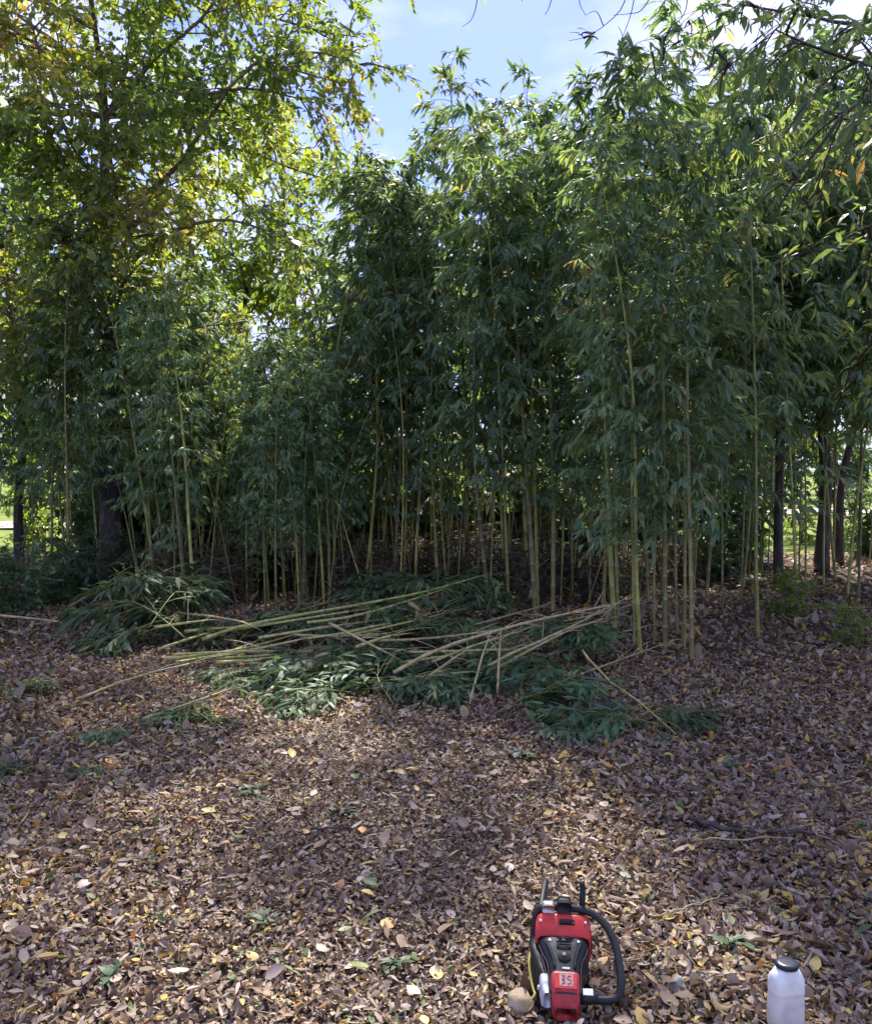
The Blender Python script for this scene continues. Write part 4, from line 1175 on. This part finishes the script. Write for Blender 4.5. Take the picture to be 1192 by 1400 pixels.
def chainsaw():
    base = at_z(773, 1416, 0)
    gz = float(ground_z(base.x, base.y)) + .022
    root = empty('chainsaw', (base.x, base.y, gz)); root.rotation_euler.z = R(-6); root.scale = (.97, .92, .90)
    tag(root, 'red and black chainsaw with looped black front handle standing on the leaves', 'chainsaw')
    def part(name, fn, mats, parent=root, bev=0):
        mb = MB(); fn(mb); o = link(name, mb.mesh(name, mats), parent)
        if bev: bevel_obj(o, bev)
        return o
    body = part('body', lambda m: loft(m, [(-.004, 0, .0, .075, .036, 5), (.004, 0, .0, .090, .042, 5), (.05, 0, 0, .108, .046, 5), (.075, 0, 0, .118, .047, 5), (.11, 0, 0, .130, .050, 5), (.15, 0, 0, .146, .064, 5),
                                          (.195, 0, 0, .158, .078, 5), (.215, 0, 0, .162, .080, 5), (.30, 0, 0, .185, .080, 5), (.345, 0, .01, .17, .074, 5), (.36, 0, .02, .14, .06, 4)]), [M['black']])
    # ribs and details of the black neck
    part('neck_rib', lambda m: [tubes(m, [spline([(s * .030, .085, .121), (s * .034, .12, .134), (s * .052, .175, .153)], 8)], [[.005] * 8], 6) for s in (-1,)], [M['black']], body)
    part('neck_rib', lambda m: [tubes(m, [spline([(s * .030, .085, .121), (s * .034, .12, .134), (s * .052, .175, .153)], 8)], [[.005] * 8], 6) for s in (1,)], [M['black']], body)
    part('choke_knob', lambda m: lathe(m, (.0, .125, .132), (0, -.3, 1), [(0, .019), (.006, .019), (.009, .015), (.0092, .008), (.012, .007), (.0135, .003)], 18), [M['blackr']], body)
    part('knob_screw', lambda m: lathe(m, (.0, .123, .145), (0, -.3, 1), [(0, .0075), (.003, .0065), (.0035, .002)], 12), [plain('brass', (.35, .29, .2), .5)], body)
    part('decal', lambda m: boxm(m, (.004, .083, .1225), (.022, .007, .002), Matrix.Rotation(R(20), 3, 'X').to_euler().to_quaternion()), [M['pale']], body)
    for sx, mk in ((0, 'pale'), (-.042, 'steel'), (.046, 'steel')):
        part('screw', lambda m, sx=sx: lathe(m, (sx, .19 - abs(sx) * .1, .1575 - abs(sx) * .12), (0, -.3, 1), [(0, .006), (.004, .0055), (.0045, .002)], 10), [M[mk]], body)
    # red top cover with its dark slot
    cov = part('top_cover', lambda m: loft(m, [(.203, 0, .075, .160, .080, 6), (.207, 0, .07, .168, .086, 6), (.225, 0, .07, .186, .088, 6), (.252, 0, .08, .206, .086, 6), (.262, 0, .085, .208, .083, 6), (.272, 0, .09, .200, .078, 6)]), [M['red']])
    part('slot', lambda m: loft(m, [(.226, .012, .184, .1935, .024, 3), (.236, .012, .1945, .2035, .024, 3)]), [M['blackr']], cov)
    # red rear cover with its worn square label
    rear = part('rear_cover', lambda m: loft(m, [(-.017, 0, .012, .052, .030, 5), (-.013, 0, .008, .066, .036, 5), (.0, 0, .02, .084, .041, 6), (.012, 0, .05, .096, .0425, 6), (.06, 0, .07, .120, .0425, 6), (.068, 0, .08, .121, .040, 6), (.072, 0, .09, .119, .036, 6)]), [M['red_dark']])
    q = Matrix.Rotation(math.atan2(.024, .048), 3, 'X').to_quaternion()
    part('raised_panel', lambda m: boxm(m, (0, .036, .1085), (.066, .052, .004), q), [M['red']], rear, .0015)
    part('label', lambda m: boxm(m, (.003, .037, .1112), (.040, .040, .0016), q), [M['labelp']], rear)
    def marks(m):
        def stroke(pts, r=.0011):
            p = []
            for u, v in pts:
                w = q @ Vector((u, v, .0012)); p.append((.003 + w.x, .037 + w.y, .1118 + w.z))
            tubes(m, [spline(p, 10)], [[r] * 10], 4)
        stroke([(-.014, .012), (-.005, .013), (-.006, .003), (-.014, .0), (-.006, -.004), (-.006, -.013), (-.014, -.013)])
        stroke([(.014, .012), (.005, .012), (.004, .002), (.012, .0), (.014, -.006), (.009, -.013), (.003, -.012)])
    part('lettering', marks, [M['red_dark']], rear)
    for sx in (-.02, .022):
        part('vent', lambda m, sx=sx: boxm(m, (sx, -.0145, .048), (.014, .008, .010)), [M['blackr']], rear)
    for k in range(5):
        part('vent', lambda m, k=k: boxm(m, (.0875, .214 + k * .010, .125), (.004, .004, .055)), [M['blackr']], cov)
    for k in range(4):
        part('rib', lambda m, k=k: tubes(m, [[(-.022, .155 + k * .011, .1495 + k * .0042), (0, .1555 + k * .011, .1515 + k * .0042), (.022, .155 + k * .011, .1495 + k * .0042)]], [[.0022] * 3], 6), [M['blackr']], body)
    part('seam', lambda m: tubes(m, [spline([(-.043, .005, .085), (-.0470, .05, .100), (-.0505, .11, .118), (-.066, .15, .128), (-.0795, .2, .138)], 14)], [[.0022] * 14], 5), [M['blackr']], body)
    part('seam', lambda m: tubes(m, [spline([(.043, .005, .085), (.0470, .05, .100), (.0505, .11, .118), (.066, .15, .128), (.0795, .2, .138)], 14)], [[.0022] * 14], 5), [M['blackr']], body)
    for sx in (-.07, .07):
        part('screw', lambda m, sx=sx: lathe(m, (sx, .236, .1915), (0, -.55, .83), [(0, .0055), (.004, .005), (.0042, .0025)], 10), [M['steel']], cov)
    # looped tubular front handle
    hp = [(-.085, .27, .05), (-.088, .275, .15), (-.075, .285, .205), (-.03, .287, .217), (.03, .283, .217), (.085, .272, .212), (.128, .24, .192), (.156, .19, .158), (.166, .13, .112), (.166, .085, .075), (.150, .062, .046), (.10, .055, .040), (.045, .05, .045)]
    part('front_handle', lambda m: tubes(m, [spline(hp, 60)], [[.0125] * 60], 12), [M['blackr']])
    part('handle_bracket', lambda m: loft(m, [(.265, -.045, .205, .232, .02, 4), (.295, -.045, .205, .236, .02, 4)]), [M['steel']])
    part('handle_bracket', lambda m: loft(m, [(.262, .005, .205, .246, .024, 4), (.30, .005, .205, .25, .022, 4)]), [M['black']])
    # hand guard: post and lever behind the handle
    part('hand_guard', lambda m: tubes(m, [spline([(.062, .30, .16), (.064, .31, .225), (.066, .325, .262), (.064, .33, .288)], 12)], [[.010] * 6 + [.009] * 5 + [.007]], 8), [M['black']])
    # guide bar in its black cover, pointing away on the left side
    def bar(m):
        sec = []
        for y, z0, z1 in ((.20, .045, .13), (.24, .04, .14), (.32, .045, .135), (.48, .055, .125), (.58, .062, .118), (.615, .072, .108), (.63, .085, .095)):
            sec.append((y, -.088 + (y - .2) * .10, z0 + (y - .2) * .12, z1 + (y - .2) * .12, .010, 4))
        loft(m, sec)
    part('guide_bar', bar, [M['black']])
    part('side_cover', lambda m: loft(m, [(.03, -.052, .02, .07, .010, 4), (.05, -.058, .01, .09, .014, 4), (.085, -.06, .01, .10, .015, 4), (.10, -.056, .02, .08, .008, 4)]), [M['pale']])
    part('bar_nut', lambda m: lathe(m, (-.074, .07, .06), (-1, 0, 0), [(-.002, .009), (.006, .009), (.008, .006)], 6), [M['steel']])
    part('clutch_cover', lambda m: loft(m, [(.10, -.055, .01, .09, .012, 4), (.14, -.070, .01, .11, .018, 4), (.20, -.088, .01, .13, .016, 4), (.28, -.09, .02, .13, .014, 4)]), [M['blackr']])
    # fuel filler on the right
    part('fuel_filler', lambda m: lathe(m, (.045, .04, .055), (1, 0, .05), [(-.01, .020), (.03, .020), (.034, .016), (.05, .016), (.052, .012)], 18), [M['blackr']])
    part('fuel_label', lambda m: boxm(m, (.066, .036, .0765), (.030, .024, .004), Matrix.Rotation(R(18), 3, 'X').to_quaternion()), [M['pale']], None or root, .001)
    part('pull_cord', lambda m: tubes(m, [spline([(-.098, .215, .105), (-.106, .17, .085), (-.100, .13, .05), (-.092, .10, .032), (-.088, .085, .028), (-.105, .07, .012), (-.115, .068, .006)], 24)], [[.0042] * 24], 6), [M['yellow']])
chainsaw()

def jug():
    b = at_z(1073, 1428, 0)
    root = empty('jug', (b.x, b.y, float(ground_z(b.x, b.y)) + .018))
    root.rotation_euler = (R(-2), R(1.5), R(12)); root.scale = (.9, .9, .95)
    tag(root, 'white plastic jug with a dark screw cap standing at the bottom right', 'jug')
    m, nt = mat_new('white_plastic')
    N, L = nt.nodes, nt.links
    out = N.new('ShaderNodeOutputMaterial'); pb = N.new('ShaderNodeBsdfPrincipled')
    tc = N.new('ShaderNodeTexCoord'); nz = N.new('ShaderNodeTexNoise'); nz.inputs['Scale'].default_value = 18; nz.inputs['Detail'].default_value = 6
    L.new(tc.outputs['Object'], nz.inputs['Vector'])
    rp = ramp(nt, [(.3, (.66, .66, .65)), (.5, (.82, .83, .83)), (.8, (.86, .87, .88))]); L.new(nz.outputs['Fac'], rp.inputs['Fac'])
    sp = N.new('ShaderNodeSeparateXYZ'); L.new(tc.outputs['Object'], sp.inputs['Vector'])
    mr = N.new('ShaderNodeMapRange'); mr.inputs['From Min'].default_value = .109; mr.inputs['From Max'].default_value = .113; L.new(sp.outputs['Z'], mr.inputs['Value'])
    lq = N.new('ShaderNodeMix'); lq.data_type = 'RGBA'; lq.inputs['A'].default_value = (.86, .82, .80, 1); lq.inputs['B'].default_value = (1, 1, 1, 1); L.new(mr.outputs['Result'], lq.inputs['Factor'])
    ml = N.new('ShaderNodeMix'); ml.data_type = 'RGBA'; ml.blend_type = 'MULTIPLY'; ml.inputs['Factor'].default_value = 1
    L.new(rp.outputs['Color'], ml.inputs['A']); L.new(lq.outputs['Result'], ml.inputs['B'])   # liquid seen through the lower half
    L.new(ml.outputs['Result'], pb.inputs['Base Color']); pb.inputs['Roughness'].default_value = .38
    pb.inputs['Subsurface Weight'].default_value = .25; pb.inputs['Subsurface Radius'].default_value = (.02, .02, .02)
    L.new(pb.outputs['BSDF'], out.inputs['Surface'])
    mb = MB(); n = 40; V = []
    prof = [(.0, .80, .78), (.004, .92, .92), (.012, 1, 1), (.06, 1, 1), (.095, .985, .985), (.10, .965, .96), (.106, .985, .985), (.135, .985, .985), (.150, .94, .93), (.164, .84, .82), (.172, .72, .74), (.175, .62, .70), (.178, .52, .58), (.190, .52, .58)]
    for z, kx, ky in prof:
        e = 4.2 if z < .16 else 2.6
        for k in range(n):
            t = 2 * math.pi * k / n; c, s = math.cos(t), math.sin(t)
            V.append((.0515 * kx * math.copysign(abs(c) ** (2 / e), c), .036 * ky * math.copysign(abs(s) ** (2 / e), s), z))
    i = np.arange(len(prof) * n).reshape(-1, n)
    q = np.stack([i[:-1], np.roll(i, -1, 1)[:-1], np.roll(i, -1, 1)[1:], i[1:]], -1).reshape(-1, 4)
    mb.add(V, [q, i[0][None, ::-1], i[-1][None, :]])
    link('body', mb.mesh('body', [m]), root)
    mb = MB(); lathe(mb, (0, 0, .178), (0, 0, 1), [(0, .0325), (.002, .0335), (.012, .0330), (.0145, .031), (.015, .02)], 28)
    cap = link('cap', mb.mesh('cap', [plain('dark_cap', (.02, .028, .05), .35)]), root)
    for k in range(20):
        a = 2 * math.pi * k / 20
        mb = MB(); boxm(mb, (0, 0, 0), (.0022, .0022, .009)); 
        if k == 0: rib = mb.mesh('rib', [cap.data.materials[0]])
        o = link('rib', rib, cap); o.location = (.0333 * math.cos(a), .0333 * math.sin(a), .1845); o.rotation_euler.z = a
jug()

def stone(px, py, size, cols, label, seed):
    b = at_z(px, py, 0)
    bm = bmesh.new(); bmesh.ops.create_icosphere(bm, subdivisions=4, radius=1)
    rs = np.random.default_rng(seed); ph = rs.uniform(0, 6, 12)
    pl = [(Vector(rs.normal(0, 1, 3)).normalized(), rs.uniform(.62, .9)) for _ in range(9)]
    for v in bm.verts:
        p = v.co.copy()
        for nn, dd in pl:
            k = p.dot(nn) - dd
            if k > 0: p -= nn * k * .85
        p *= 1 + .09 * math.sin(4 * p.x + ph[0]) * math.sin(5 * p.y + ph[1]) + .03 * math.sin(9 * p.z + ph[2] + 5 * p.x) + .015 * math.sin(21 * p.y + ph[3] + 14 * p.z)
        v.co = Vector((p.x * size[0], p.y * size[1], p.z * size[2]))
    for f in bm.faces: f.smooth = True
    me = bpy.data.meshes.new('stone'); bm.to_mesh(me); bm.free()
    me.materials.append(surf_mat('stone', cols, scale=14, bump=.8, bscale=35, dist=.01))
    o = link('stone', me); o.location = (b.x, b.y, float(ground_z(b.x, b.y)) + size[2] * .48)
    o.rotation_euler.z = rs.uniform(0, 6)
    tag(o, label, 'stone', 'stones beside the chainsaw')
TAN = [(.3, (.22, .16, .10)), (.5, (.38, .29, .19)), (.7, (.48, .40, .30))]
GRY = [(.3, (.22, .20, .18)), (.5, (.40, .37, .34)), (.7, (.52, .48, .44))]
stone(712, 1388, (.046, .046, .042), TAN, 'rounded tan stone touching the left of the chainsaw', 1)
stone(926, 1366, (.036, .03, .03), GRY, 'pale grey stone on the leaves between chainsaw and jug', 2)
stone(903, 1338, (.03, .028, .02), GRY, 'small grey stone behind the pale one, right of the chainsaw', 5)
stone(958, 1348, (.03, .022, .018), GRY, 'flat grey stone between the pale stone and the jug', 8)
